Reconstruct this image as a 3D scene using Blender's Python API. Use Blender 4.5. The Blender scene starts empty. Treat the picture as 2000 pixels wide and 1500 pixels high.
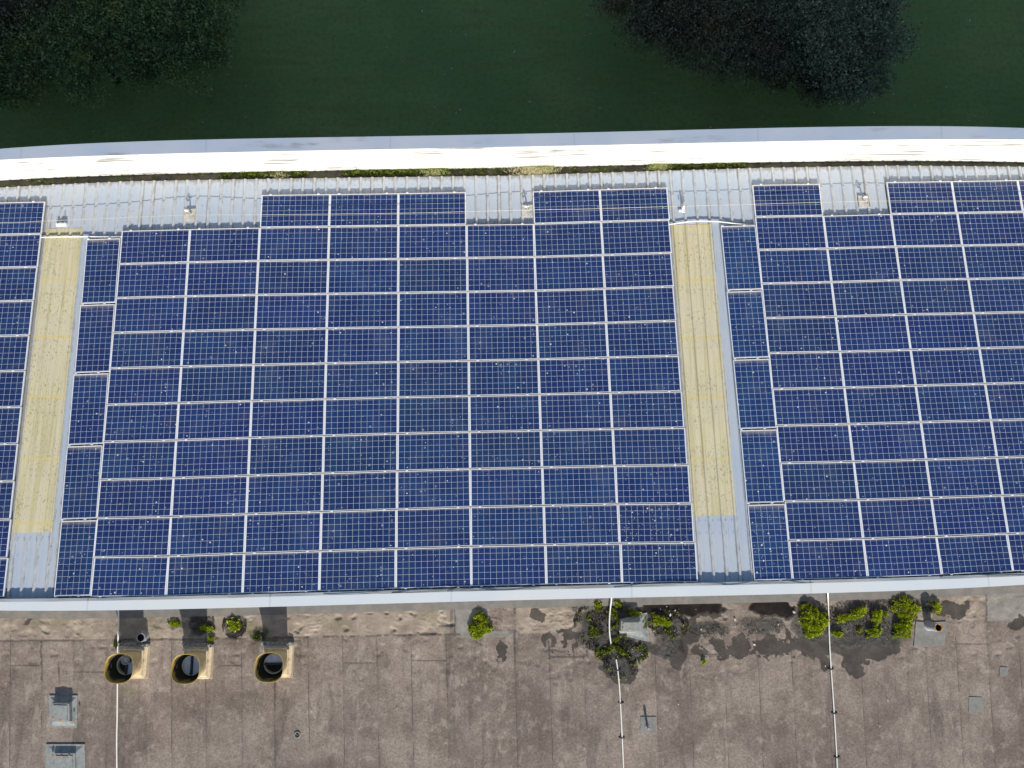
import bpy, bmesh, math, random
import numpy as np
from mathutils import Vector, Matrix
random.seed(7); RNG = np.random.default_rng(11)
SC = bpy.context.scene; COL = SC.collection
rad = math.radians

# ---------------------------------------------------------------- camera, sky, sun, exposure
F = 1387.0                      # focal length in photo pixels (2000 x 1500)
PITCH = rad(8.0); HC = 30.5
CAM = np.array([0.0, 0.0, HC])
cd = bpy.data.cameras.new("drone_camera"); cam = bpy.data.objects.new("drone_camera", cd); COL.objects.link(cam)
cam.location = CAM; cam.rotation_euler = (PITCH, 0, 0)
cd.sensor_fit = 'HORIZONTAL'; cd.sensor_width = 36.0; cd.lens = F / 2000 * 36.0
cd.clip_start = 0.5; cd.clip_end = 2000
SC.camera = cam
SUN_EL = rad(24.0); SUN_AZ = rad(180 - 7.5)     # compass bearing of the sun, north = +Y
wd = bpy.data.worlds.new("World"); SC.world = wd; wd.use_nodes = True
wn = wd.node_tree; bg = wn.nodes["Background"]
sky = wn.nodes.new("ShaderNodeTexSky"); sky.sky_type = 'NISHITA'; sky.sun_disc = False
sky.sun_elevation = SUN_EL; sky.sun_rotation = SUN_AZ; sky.air_density = 1.0; sky.dust_density = 1.0; sky.ozone_density = 2.0
wn.links.new(sky.outputs[0], bg.inputs[0]); bg.inputs[1].default_value = 0.09
sl = bpy.data.lights.new("sun", 'SUN'); so = bpy.data.objects.new("sun", sl); COL.objects.link(so)
sl.energy = 4.8; sl.angle = rad(0.5); sl.color = (1.0, 0.93, 0.83)
so.location = (0, -20, 60)
sd = Vector((math.sin(SUN_AZ) * math.cos(SUN_EL), math.cos(SUN_AZ) * math.cos(SUN_EL), math.sin(SUN_EL)))
so.rotation_euler = (-sd).to_track_quat('-Z', 'Y').to_euler()
SC.view_settings.view_transform = 'Standard'; SC.view_settings.look = 'None'
SC.view_settings.exposure = 0.53; SC.view_settings.gamma = 1.0; SC.view_settings.use_curve_mapping = False

# ---------------------------------------------------------------- survey: photo pixel -> point on a plane of the site
sp, cp = math.sin(PITCH), math.cos(PITCH)
B = np.array([[1, 0, 0], [0, -cp, sp], [0, -sp, -cp]])       # columns: camera X, Y(down), Z(forward) in world axes
def w_dir(v): return B @ np.asarray(v, float)
def proj(P):
    P = np.asarray(P, float); c = (P - CAM) @ B
    return c[..., 0] / c[..., 2] * F + 1000, c[..., 1] / c[..., 2] * F + 750
def hit(px, py, o, n):
    px = np.asarray(px, float); py = np.asarray(py, float)
    d = np.stack([(px - 1000) / F, (py - 750) / F, np.ones_like(px + py)], -1) @ B.T
    t = ((o - CAM) @ n) / (d @ n)
    return CAM + d * t[..., None] if np.ndim(t) else CAM + d * t
def on_z(px, py, z): return hit(px, py, np.array([0, 0, z]), np.array([0, 0, 1.0]))
# roof of the solar arrays (plane of the panel glass)
RO = CAM + w_dir((-3.18196, 0.37859, 19.52373))
RA = w_dir((0.99963755, -0.02349491, 0.01314365)); RB = w_dir((0.02562672, 0.98003221, -0.19718048))
RN = -np.cross(RA, RB); RN /= np.linalg.norm(RN)
RY = -RB
PAN = -0.085                                                  # sheet pan below the panel glass
def on_roof(px, py, h=0.0): return hit(px, py, RO + RN * h, RN)
def ruv(px, py, h=0.0):
    d = on_roof(px, py, h) - RO
    return d @ RA, d @ RB
def rp(u, v, h=0.0): return RO + np.multiply.outer(np.asarray(u, float), RA) + np.multiply.outer(np.asarray(v, float), RB) + np.multiply.outer(np.asarray(h, float) * np.ones_like(np.asarray(u, float)), RN)
RIDGE_Z = rp(3.0, 5.3)[2]
FLAT_Z = RIDGE_Z - 1.15
def on_flat(px, py, h=0.0): return on_z(px, py, FLAT_Z + h)

# ---------------------------------------------------------------- numpy value noise
def vnoise(x, y, seed=0):
    xi = np.floor(x).astype(np.int64); yi = np.floor(y).astype(np.int64); fx = x - xi; fy = y - yi
    fx = fx * fx * (3 - 2 * fx); fy = fy * fy * (3 - 2 * fy)
    def h(a, b):
        n = (a * 374761393 + b * 668265263 + seed * 974711) & 0xffffffff
        n = ((n ^ (n >> 13)) * 1274126177) & 0xffffffff
        return ((n ^ (n >> 16)) & 0xffff) / 65535.0
    return (h(xi, yi) * (1 - fx) + h(xi + 1, yi) * fx) * (1 - fy) + (h(xi, yi + 1) * (1 - fx) + h(xi + 1, yi + 1) * fx) * fy
def fbm(x, y, o=4, seed=0):
    s = 0; a = 0.5; t = 0
    for i in range(o):
        s = s + a * vnoise(x, y, seed + i * 17); t += a; a *= 0.5; x = x * 2.03 + 5.1; y = y * 2.03 + 1.7
    return s / t
def sstep(a, b, x):
    t = np.clip((x - a) / (b - a), 0, 1); return t * t * (3 - 2 * t)

# ---------------------------------------------------------------- object helpers
def tag(o, label=None, cat=None, group=None, kind=None):
    for k, v in (("label", label), ("category", cat), ("group", group), ("kind", kind)):
        if v: o[k] = v
    return o
def link(name, me, mat=None, parent=None, mats=None):
    o = bpy.data.objects.new(name, me); COL.objects.link(o)
    for m in (mats or ([mat] if mat else [])): me.materials.append(m)
    if parent is not None: o.parent = parent
    return o
def empty(name, loc, label, cat, group=None, rot=None):
    o = bpy.data.objects.new(name, None); COL.objects.link(o); o.empty_display_size = 0.2
    o.location = loc
    if rot is not None: o.rotation_euler = rot
    return tag(o, label, cat, group)
def mesh(name, V, Fc, smooth=False):
    me = bpy.data.meshes.new(name); me.from_pydata([tuple(map(float, v)) for v in V], [], [tuple(map(int, f)) for f in Fc]); me.update()
    if smooth: me.polygons.foreach_set("use_smooth", [True] * len(me.polygons))
    return me
def soup(name, verts, k):
    """mesh of separate k-gons: verts is (n*k, 3)"""
    n = len(verts) // k; me = bpy.data.meshes.new(name)
    me.vertices.add(n * k); me.vertices.foreach_set("co", np.asarray(verts, np.float32).ravel())
    me.loops.add(n * k); me.loops.foreach_set("vertex_index", np.arange(n * k, dtype=np.int32))
    me.polygons.add(n); me.polygons.foreach_set("loop_start", np.arange(n, dtype=np.int32) * k)
    me.update(calc_edges=True); return me
def gridmesh(name, P, smooth=True):
    """P: (ny, nx, 3) grid of points"""
    ny, nx = P.shape[:2]; me = bpy.data.meshes.new(name)
    me.vertices.add(ny * nx); me.vertices.foreach_set("co", P.reshape(-1, 3).astype(np.float32).ravel())
    i = (np.arange(ny - 1)[:, None] * nx + np.arange(nx - 1)[None]).ravel()
    q = np.stack([i, i + 1, i + nx + 1, i + nx], 1).astype(np.int32)
    n = len(q); me.loops.add(n * 4); me.loops.foreach_set("vertex_index", q.ravel())
    me.polygons.add(n); me.polygons.foreach_set("loop_start", np.arange(n, dtype=np.int32) * 4)
    me.update(calc_edges=True)
    if smooth: me.polygons.foreach_set("use_smooth", np.ones(n, bool))
    return me
class MB:
    def __init__(s): s.v = []; s.f = []; s.m = []
    def add(s, V, Fc, m=0):
        b = len(s.v); s.v += [tuple(map(float, p)) for p in V]; s.f += [tuple(int(i) + b for i in f) for f in Fc]; s.m += [m] * len(Fc)
    def box(s, x0, x1, y0, y1, z0, z1, m=0, taper=0.0, M=None):
        t = taper
        V = [(x0, y0, z0), (x1, y0, z0), (x1, y1, z0), (x0, y1, z0), (x0 + t, y0 + t, z1), (x1 - t, y0 + t, z1), (x1 - t, y1 - t, z1), (x0 + t, y1 - t, z1)]
        if M is not None: V = [M @ Vector(p) for p in V]
        s.add(V, [(0, 3, 2, 1), (4, 5, 6, 7), (0, 1, 5, 4), (1, 2, 6, 5), (2, 3, 7, 6), (3, 0, 4, 7)], m)
    def hexa(s, bot, top, m=0):
        """any n-gon prism from bottom ring to top ring"""
        n = len(bot); V = list(bot) + list(top)
        s.add(V, [tuple(reversed(range(n))), tuple(range(n, 2 * n))] + [(i, (i + 1) % n, n + (i + 1) % n, n + i) for i in range(n)], m)
    def tube(s, pts, r, n=8, m=0, cap=True):
        P = [np.asarray(p, float) for p in pts]; rings = []; up = np.array([0, 0, 1.0])
        for i, p in enumerate(P):
            t = P[min(i + 1, len(P) - 1)] - P[max(i - 1, 0)]; t /= np.linalg.norm(t) + 1e-9
            a = np.cross(t, up)
            if np.linalg.norm(a) < 1e-3: a = np.cross(t, np.array([1.0, 0, 0]))
            a /= np.linalg.norm(a); b = np.cross(a, t); rr = r[i] if np.ndim(r) else r
            rings.append([p + rr * (math.cos(k * 2 * math.pi / n) * a + math.sin(k * 2 * math.pi / n) * b) for k in range(n)])
        V = [q for R_ in rings for q in R_]; Fc = []
        for i in range(len(P) - 1):
            for k in range(n): Fc.append((i * n + k, i * n + (k + 1) % n, (i + 1) * n + (k + 1) % n, (i + 1) * n + k))
        if cap: Fc += [tuple(reversed(range(n))), tuple(range((len(P) - 1) * n, len(P) * n))]
        s.add(V, Fc, m)
    def build(s, name, mat=None, parent=None, mats=None, smooth=False, bevel=0.0):
        me = mesh(name, s.v, s.f, smooth); me.polygons.foreach_set("material_index", s.m)
        o = link(name, me, mat, parent, mats)
        if bevel:
            md = o.modifiers.new("bevel", 'BEVEL'); md.width = bevel; md.segments = 2; md.limit_method = 'ANGLE'
        return o

# ---------------------------------------------------------------- materials
class NT:
    def __init__(s, name):
        s.mat = bpy.data.materials.new(name); s.mat.use_nodes = True; s.t = s.mat.node_tree
        s.b = s.t.nodes["Principled BSDF"]
    def n(s, typ, **kw):
        nd = s.t.nodes.new("ShaderNode" + typ)
        for k, v in kw.items():
            if k.startswith("i_"):
                key = k[2:]; sock = nd.inputs[int(key)] if key.isdigit() else nd.inputs[key.replace("_", " ")]
                s.put(sock, v)
            else: setattr(nd, k, v)
        return nd
    def put(s, sock, v):
        if hasattr(v, "outputs"): v = v.outputs[0]
        if hasattr(v, "is_output"): s.t.links.new(v, sock)
        elif isinstance(v, (tuple, list)) and len(v) == 3 and sock.type == 'RGBA': sock.default_value = (*v, 1)
        else: sock.default_value = v
    def math(s, op, a, b=0.0, c=None, clamp=False):
        nd = s.n("Math", operation=op, use_clamp=clamp); s.put(nd.inputs[0], a); s.put(nd.inputs[1], b)
        if c is not None: s.put(nd.inputs[2], c)
        return nd.outputs[0]
    def vmath(s, op, a, b):
        nd = s.n("VectorMath", operation=op); s.put(nd.inputs[0], a)
        if op == 'SCALE': s.put(nd.inputs[3], b)
        else: s.put(nd.inputs[1], b)
        return nd.outputs[0]
    def mix(s, f, a, b, mode='MIX'):
        nd = s.n("Mix", data_type='RGBA', blend_type=mode); s.put(nd.inputs[0], f); s.put(nd.inputs[6], a); s.put(nd.inputs[7], b)
        return nd.outputs[2]
    def noise(s, vec, scale, detail=4, rough=0.55, out=0):
        nd = s.n("TexNoise"); s.put(nd.inputs["Vector"], vec); s.put(nd.inputs["Scale"], scale); s.put(nd.inputs["Detail"], detail); s.put(nd.inputs["Roughness"], rough)
        return nd.outputs[out]
    def ramp(s, f, a, b):
        nd = s.n("MapRange", interpolation_type='SMOOTHSTEP'); s.put(nd.inputs[0], f); s.put(nd.inputs[1], a); s.put(nd.inputs[2], b)
        return nd.outputs[0]
    def coord(s, which="Object"): return s.n("TexCoord").outputs[which]
    def bump(s, h, strength=0.3, dist=0.01):
        nd = s.n("Bump"); s.put(nd.inputs["Height"], h); nd.inputs["Strength"].default_value = strength; nd.inputs["Distance"].default_value = dist
        s.t.links.new(nd.outputs[0], s.b.inputs["Normal"])
    def out(s, col=None, rough=None, metal=None, spec=None):
        for k, v in (("Base Color", col), ("Roughness", rough), ("Metallic", metal), ("Specular IOR Level", spec)):
            if v is not None: s.put(s.b.inputs[k], v)
        return s.mat
def mottled(name, c1, c2, scale=4.0, rough=0.7, bump=0.15, bscale=60, dist=0.004, spec=0.3, metal=0.0, c3=None, c3s=9.0, t3=(0.58, 0.72)):
    k = NT(name); co = k.coord()
    col = k.mix(k.ramp(k.noise(co, scale, 5), 0.3, 0.7), c1, c2)
    if c3: col = k.mix(k.ramp(k.noise(co, c3s, 4), *t3), col, c3)
    k.bump(k.noise(co, bscale, 3), bump, dist)
    return k.out(col, rough, metal, spec)
M = {}
M['alu'] = mottled("aluminium_frame", (0.82, 0.83, 0.84), (0.74, 0.755, 0.77), 3, 0.42, 0.03, 80, metal=0.0, spec=0.5)
M['white_plastic'] = mottled("white_plastic", (0.82, 0.82, 0.80), (0.70, 0.70, 0.66), 5, 0.45, 0.05)
M['white_tape'] = mottled("white_tape", (0.86, 0.84, 0.79), (0.76, 0.73, 0.66), 3, 0.5, 0.05)
M['wire'] = mottled("galvanised_wire", (0.62, 0.58, 0.48), (0.50, 0.46, 0.38), 3, 0.45, 0.02, metal=0.3)
M['plate'] = mottled("weathered_plate", (0.62, 0.60, 0.54), (0.42, 0.40, 0.35), 9, 0.6, 0.1, c3=(0.16, 0.15, 0.13), c3s=14, t3=(0.60, 0.72))
M['dark_metal'] = mottled("dark_steel", (0.045, 0.042, 0.045), (0.09, 0.085, 0.085), 6, 0.55, 0.1)
M['grey_pipe'] = mottled("grey_pipe", (0.33, 0.34, 0.35), (0.22, 0.22, 0.23), 6, 0.5, 0.08)
M['cowl'] = mottled("lichened_cowl", (0.58, 0.47, 0.29), (0.46, 0.37, 0.20), 6, 0.75, 0.2, c3=(0.16, 0.14, 0.08), c3s=5, t3=(0.6, 0.74))
M['cowl_in'] = mottled("cowl_inside", (0.25, 0.175, 0.045), (0.14, 0.11, 0.04), 6, 0.8, 0.2, c3=(0.05, 0.05, 0.03), c3s=5, t3=(0.5, 0.64))
M['cowl_base'] = mottled("cream_kerb", (0.64, 0.53, 0.36), (0.50, 0.41, 0.28), 7, 0.75, 0.2, c3=(0.15, 0.14, 0.11), c3s=11, t3=(0.58, 0.7))
M['cream_ring'] = mottled("cream_ring", (0.86, 0.80, 0.62), (0.76, 0.69, 0.50), 7, 0.6, 0.1)
M['blade'] = mottled("damper_blade", (0.86, 0.89, 0.92), (0.68, 0.73, 0.78), 7, 0.3, 0.08, c3=(0.30, 0.32, 0.34), c3s=6, t3=(0.6, 0.75), metal=0.15)
M['mineral'] = mottled("grey_mineral_felt", (0.285, 0.305, 0.30), (0.20, 0.215, 0.21), 9, 0.9, 0.5, 120, 0.006, c3=(0.30, 0.31, 0.30), c3s=22, t3=(0.52, 0.7))
M['patch'] = mottled("dulled_mineral_patch", (0.235, 0.235, 0.22), (0.18, 0.178, 0.165), 6, 0.9, 0.4, 120, 0.005, c3=(0.27, 0.26, 0.24), c3s=14)
M['upstand'] = mottled("upstand_felt", (0.165, 0.16, 0.15), (0.135, 0.13, 0.122), 5, 0.9, 0.4, 120, 0.005, c3=(0.19, 0.17, 0.15), c3s=3, t3=(0.5, 0.7))
M['wall'] = mottled("rendered_wall", (0.36, 0.36, 0.36), (0.30, 0.30, 0.30), 1.2, 0.8, 0.1)
M['bore'] = mottled("dark_pipe_bore", (0.02, 0.02, 0.02), (0.04, 0.04, 0.04), 6, 0.9)
M['soil'] = mottled("roof_silt", (0.035, 0.032, 0.028), (0.06, 0.055, 0.045), 14, 0.95, 0.8, 60, 0.02)
M['lichen'] = mottled("orange_lichen", (0.62, 0.30, 0.04), (0.50, 0.22, 0.03), 60, 0.9, 0.3)
M['pale_bits'] = mottled("pale_leaf_bits", (0.50, 0.43, 0.34), (0.62, 0.58, 0.50), 9, 0.8, 0.1)
def leafmat(name, a, b, c, rough=0.65, tr=0.25):
    k = NT(name); g = k.n("NewGeometry")
    r = g.outputs["Random Per Island"]
    col = k.mix(k.ramp(r, 0.0, 0.55), a, b); col = k.mix(k.ramp(r, 0.75, 1.0), col, c)
    k.b.inputs["Transmission Weight"].default_value = 0.0
    return k.out(col, rough, spec=0.2)
M['moss'] = leafmat("moss_leaves", (0.19, 0.26, 0.012), (0.40, 0.47, 0.015), (0.52, 0.55, 0.03))
M['moss_mid'] = leafmat("sparse_moss_leaves", (0.09, 0.12, 0.02), (0.26, 0.32, 0.02), (0.42, 0.46, 0.035))
M['moss_dark'] = leafmat("dark_moss_leaves", (0.055, 0.075, 0.02), (0.12, 0.16, 0.025), (0.22, 0.24, 0.05))
M['gutter_moss'] = leafmat("gutter_moss", (0.07, 0.10, 0.02), (0.18, 0.25, 0.03), (0.32, 0.34, 0.07))
M['dry_grass'] = leafmat("dry_grass", (0.44, 0.39, 0.22), (0.58, 0.52, 0.32), (0.26, 0.32, 0.11))
M['green_grass'] = leafmat("green_grass_blades", (0.18, 0.24, 0.06), (0.30, 0.34, 0.10), (0.44, 0.42, 0.18))
M['dead_moss'] = leafmat("dead_moss", (0.045, 0.04, 0.033), (0.085, 0.075, 0.06), (0.16, 0.13, 0.10))
# ---------------------------------------------------------------- materials of the large structure
def sheet_mat():
    k = NT("pale_blue_steel_sheet"); co = k.coord()
    base = k.mix(k.ramp(k.noise(co, 0.7, 3), 0.35, 0.65), (0.415, 0.482, 0.560), (0.468, 0.510, 0.560))
    sx = k.vmath('MULTIPLY', co, (26.0, 0.9, 1.0))
    streak = k.ramp(k.noise(sx, 1.0, 5, 0.6), 0.57, 0.80)
    patch = k.ramp(k.noise(co, 0.9, 4), 0.36, 0.62)
    col = k.mix(k.math('MULTIPLY', k.math('MULTIPLY', streak, patch), 0.85), base, (0.22, 0.205, 0.18))
    at = k.n("Attribute", attribute_name="dirt")
    n2 = k.noise(k.vmath('MULTIPLY', co, (16.0, 5.0, 1.0)), 1.0, 5, 0.65)
    d = k.ramp(k.math('SUBTRACT', k.math('ADD', at.outputs["Fac"], n2), 0.60), 0.0, 0.30)
    col = k.mix(k.math('MULTIPLY', d, 0.8), col, (0.235, 0.215, 0.185))
    rb = k.n("Attribute", attribute_name="rib").outputs["Fac"]
    col = k.mix(k.math('MULTIPLY', rb, 0.75), col, k.mix(k.ramp(n2, .4, .6), (0.53, 0.535, 0.535), (0.40, 0.395, 0.375)))
    spots = k.n("TexVoronoi", i_Vector=co, i_Scale=7.0, feature='F1')
    spk = k.math('MULTIPLY', k.math('LESS_THAN', spots.outputs["Distance"], 0.10), k.math('GREATER_THAN', k.n("SeparateColor", i_0=spots.outputs["Color"]).outputs[0], 0.86))
    col = k.mix(k.math('MULTIPLY', spk, 0.8), col, (0.06, 0.055, 0.05))
    k.bump(k.noise(co, 3.0, 2), 0.05, 0.01)
    return k.out(col, 0.5, spec=0.35)
M['sheet'] = sheet_mat()
M['screw'] = mottled("sheet_screws", (0.16, 0.14, 0.12), (0.40, 0.38, 0.36), 40, 0.5, 0.0)
def grp_mat():
    k = NT("yellowed_rooflight_sheet"); co = k.coord()
    col = k.mix(k.ramp(k.noise(co, 1.1, 4), 0.35, 0.68), (0.65, 0.585, 0.39), (0.61, 0.56, 0.40))
    st = k.ramp(k.noise(k.vmath('MULTIPLY', co, (11.0, 0.35, 1.0)), 1.0, 4), 0.42, 0.66)
    col = k.mix(k.math('MULTIPLY', st, 0.62), col, (0.47, 0.425, 0.20))
    sp = k.ramp(k.noise(k.vmath('MULTIPLY', co, (1.0, 0.45, 1.0)), 26.0, 3, 0.7), 0.54, 0.68)
    sp2 = k.math('MULTIPLY', sp, k.ramp(k.noise(co, 1.3, 2), 0.36, 0.56))
    col = k.mix(k.math('MULTIPLY', sp2, 0.75), col, (0.20, 0.18, 0.10))
    lay = k.n("SeparateXYZ", i_0=co).outputs[1]
    fr = k.math('FRACT', k.math('DIVIDE', k.math('ADD', lay, 40.17), 1.70))
    band = k.math('LESS_THAN', fr, 0.045)
    col = k.mix(k.math('MULTIPLY', band, 0.6), col, (0.66, 0.53, 0.20))
    k.bump(k.noise(k.vmath('MULTIPLY', co, (40.0, 3.0, 1.0)), 1.0, 3), 0.12, 0.004)
    return k.out(col, 0.6, spec=0.3)
M['grp'] = grp_mat()
def clad_mat(name, c1, c2, dirt, along=0.6, across=14.0, lo=0.60, hi=0.82, amt=0.6, joint=None, jm=.5):
    k = NT(name); co = k.coord()
    col = k.mix(k.ramp(k.noise(co, 0.6, 3), 0.35, 0.65), c1, c2)
    st = k.ramp(k.noise(k.vmath('MULTIPLY', co, (along, across, across)), 1.0, 5, 0.6), lo, hi)
    pt = k.ramp(k.noise(co, 0.8, 3), 0.42, 0.6)
    col = k.mix(k.math('MULTIPLY', k.math('MULTIPLY', st, pt), amt), col, dirt)
    if joint:
        fx = k.math('FRACT', k.math('DIVIDE', k.math('ADD', k.n("SeparateXYZ", i_0=co).outputs[0], 100.3), joint))
        col = k.mix(k.math('MULTIPLY', k.math('LESS_THAN', fx, 0.010), jm), col, (0.2, 0.21, 0.22))
    k.bump(k.noise(co, 2.0, 2), 0.04, 0.01)
    return k.out(col, 0.5, spec=0.35)
M['parapet'] = clad_mat("white_parapet_cladding", (0.60, 0.595, 0.575), (0.56, 0.555, 0.53), (0.13, 0.128, 0.12), 0.40, 9.5, 0.50, 0.66, 0.85, 2.9)
M['coping'] = clad_mat("blue_grey_coping", (0.315, 0.375, 0.47), (0.36, 0.405, 0.475), (0.20, 0.20, 0.21), 0.7, 5, 0.5, 0.72, 0.8, 5.1, .22)
M['capflash'] = clad_mat("ridge_flashing_paint", (0.585, 0.635, 0.665), (0.62, 0.65, 0.66), (0.36, 0.37, 0.37), 1.2, 9, 0.6, 0.85, 0.4, 4.7, .2)
M['captop'] = clad_mat("dirty_ridge_flashing", (0.56, 0.585, 0.585), (0.50, 0.505, 0.47), (0.20, 0.185, 0.13), 1.1, 26, 0.50, 0.70, 0.9, 4.7)
def gutter_mat():
    k = NT("gutter_silt"); co = k.coord()
    col = k.mix(k.ramp(k.noise(co, 2.2, 5), 0.35, 0.65), (0.085, 0.075, 0.055), (0.17, 0.145, 0.105))
    col = k.mix(k.ramp(k.noise(co, 3.7, 5, 0.65), 0.60, 0.72), col, (0.34, 0.31, 0.25))
    col = k.mix(k.math('MULTIPLY', k.ramp(k.noise(co, 1.1, 4), 0.50, 0.66), 0.7), col, (0.085, 0.10, 0.03))
    k.bump(k.noise(co, 16, 4), 0.8, 0.03)
    return k.out(col, 0.9, spec=0.2)
M['gutter'] = gutter_mat()

# ---------------------------------------------------------------- ground
def lawn_mat():
    k = NT("shaded_lawn"); co = k.coord()
    col = k.mix(k.ramp(k.noise(co, 0.16, 5), 0.36, 0.66), (0.160, 0.252, 0.076), (0.235, 0.300, 0.095))
    col = k.mix(k.ramp(k.noise(k.vmath('MULTIPLY', co, (0.35, 2.2, 1)), 1.0, 4), 0.45, 0.75), col, (0.20, 0.235, 0.07))
    col = k.mix(k.math('MULTIPLY', k.ramp(k.noise(co, 5.0, 6, 0.75), 0.44, 0.66), 0.45), col, (0.075, 0.135, 0.045))
    col = k.mix(k.math('MULTIPLY', k.ramp(k.noise(co, 11.0, 5, 0.75), 0.54, 0.70), 0.40), col, (0.24, 0.34, 0.12))
    k.bump(k.noise(co, 40, 3), 0.7, 0.04)
    return k.out(col, 0.95, spec=0.15)
me = mesh("lawn", [(-400, -400, 0), (400, -400, 0), (400, 400, 0), (-400, 400, 0)], [(0, 1, 2, 3)])
tag(link("lawn", me, lawn_mat()), kind='structure')
LV = []
for i in range(420):
    x = RNG.uniform(-22, 22); y = RNG.uniform(14, 27); s = RNG.choice([.02, .03, .045, .07], p=[.45, .3, .18, .07]); a = RNG.uniform(0, 6.28)
    c, s_ = math.cos(a) * s, math.sin(a) * s; z = RNG.uniform(0.03, 0.05)
    LV += [(x + c, y + s_, z), (x - s_ * .6, y + c * .6, z + .01), (x - c, y - s_, z), (x + s_ * .6, y - c * .6, z + .012)]
tag(link("leaf_litter", soup("leaf_litter", LV, 4), M['pale_bits']), "pale fallen leaves scattered over the dark shaded lawn", "leaf litter", kind='stuff')

# ---------------------------------------------------------------- the building that carries the arrays
BW = empty("low_pitched_building", (0, 3, 0), "low-pitched building with ribbed pale blue steel roof, white parapet and solar arrays", "building")
RIB_N = [-60, -34, -31, -21, 0, 12, 20, 23, 27, 41, 49, 75]; RIB_U = [-18.7, -10.06, -9.09, -5.841, 1.28, 5.301, 8.03, 9.08, 10.396, 15.146, 17.79, 26.4]
def ribu(n): return float(np.interp(n, RIB_N, RIB_U))
SH_PX = [(-500, 385), (0, 366), (100, 361), (250, 354), (500, 349.5), (750, 346), (1000, 343), (1250, 335), (1500, 327.5), (1750, 323.5), (2000, 325.5), (2600, 330)]
_a = np.array([ruv(x, y, PAN + 0.01) for x, y in SH_PX])
def v_end(u): return float(np.interp(u, _a[:, 0], _a[:, 1]))
CAPT = [(-500, 1176), (0, 1169.5), (250, 1167), (500, 1160), (750, 1153.5), (1000, 1147), (1250, 1141), (1500, 1135.6), (1750, 1128), (2000, 1119), (2600, 1097)]
_c = np.array([ruv(x, y, 0.02) for x, y in CAPT])
def v_cap(u): return float(np.interp(u, _c[:, 0], _c[:, 1]))
BARE = []   # (u0,u1,v) dirt concentrators: sheet just north of panel edges
def sheet_strip(mb, n0, n1, vfun0, vfun1, lift=0.0, m=0, nv=40, dirt=None):
    us, hs = [], []
    for n in range(n0, n1):
        a, b = ribu(n), ribu(n + 1)
        if n == n0: us += [a - 0.075, a - 0.05, a - 0.022]; hs += [0, 0, .034]
        us += [a + 0.022, a + 0.05, a + 0.075, (a * 2 + b) / 3, (a * 2 + b) / 3 + .02, (a + 2 * b) / 3 - .02, (a + 2 * b) / 3, b - 0.075, b - 0.05, b - 0.022]
        hs += [.034, 0, 0, 0, .004, .004, 0, 0, 0, .034]
        if n == n1 - 1: us += [b + 0.022]; hs += [.034]
    V = []; D = []
    for j in range(nv + 1):
        t = j / nv
        for u, h in zip(us, hs):
            v = vfun0(u) * (1 - t) + vfun1(u) * t
            V.append(rp(u, v, PAN + lift + h)); mb.r.append(float(h > .02)); D.append(0.0 if dirt is None else dirt(u, v, h))
    nu = len(us); b = len(mb.v)
    mb.add(V, [(j * nu + i, (j + 1) * nu + i, (j + 1) * nu + i + 1, j * nu + i + 1) for j in range(nv) for i in range(nu - 1)], m)
    mb.d += D
SKY = [(-34, -31, -5.21, 3.385), (20, 23, -4.93, 3.404)]
mb = MB(); mb.d = []; mb.r = []
PANEL_EDGES = [  # (u0, u1, v of the northern panel edge)
    (-14, -10.17, -6.02), (-7.92, -3.95, -5.04), (-3.95, 1.975, -6.03), (1.975, 3.95, -5.04), (3.95, 7.92, -6.03), (9.5, 10.4, -4.88), (10.4, 12.4, -6.05), (12.4, 14.35, -5.05), (14.35, 22, -6.05), (-8.95, -7.92, -4.82)]
def dirtf(u, v, h):
    d = 0.0
    for a, b, ve in PANEL_EDGES:
        if a < u < b: d = max(d, 0.42 * math.exp(-max(0.0, ve - v) / 0.12))
    d = max(d, 0.40 * math.exp(-(v - v_end(u)) / 0.05))
    if h > 0.02: return d * .4 + .06
    k = (u - np.array(RIBS)); i = int(np.argmin(abs(k))); 
    if abs(k[i]) < .06: d += FOOT[2 * i + (k[i] > 0)] * (0.6 + .4 * math.sin(v * 1.3 + i))
    return d
RIBS = [ribu(n) for n in range(-60, 76)]; FOOT = RNG.choice([.08, .18, .30, .42, .52], size=2 * len(RIBS), p=[.3, .25, .2, .15, .10])
n = -58
while n < 73:
    hole = [s for s in SKY if s[0] <= n < s[1]]
    if hole:
        s = hole[0]
        sheet_strip(mb, s[0], s[1], v_end, lambda u, s=s: s[2] + 0.10, 0.006, dirt=dirtf, nv=30)
        sheet_strip(mb, s[0], s[1], lambda u, s=s: s[3] - 0.02, lambda u: v_cap(u) + 0.30, 0.006, dirt=dirtf, nv=30)
        n = s[1]
    else:
        e = n + 3
        for s in SKY:
            if n < s[0] < e: e = s[0]
        sheet_strip(mb, n, e, v_end, lambda u: v_cap(u) + 0.30, 0.0005 * (n % 2), dirt=dirtf, nv=70)
        n = e
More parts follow.
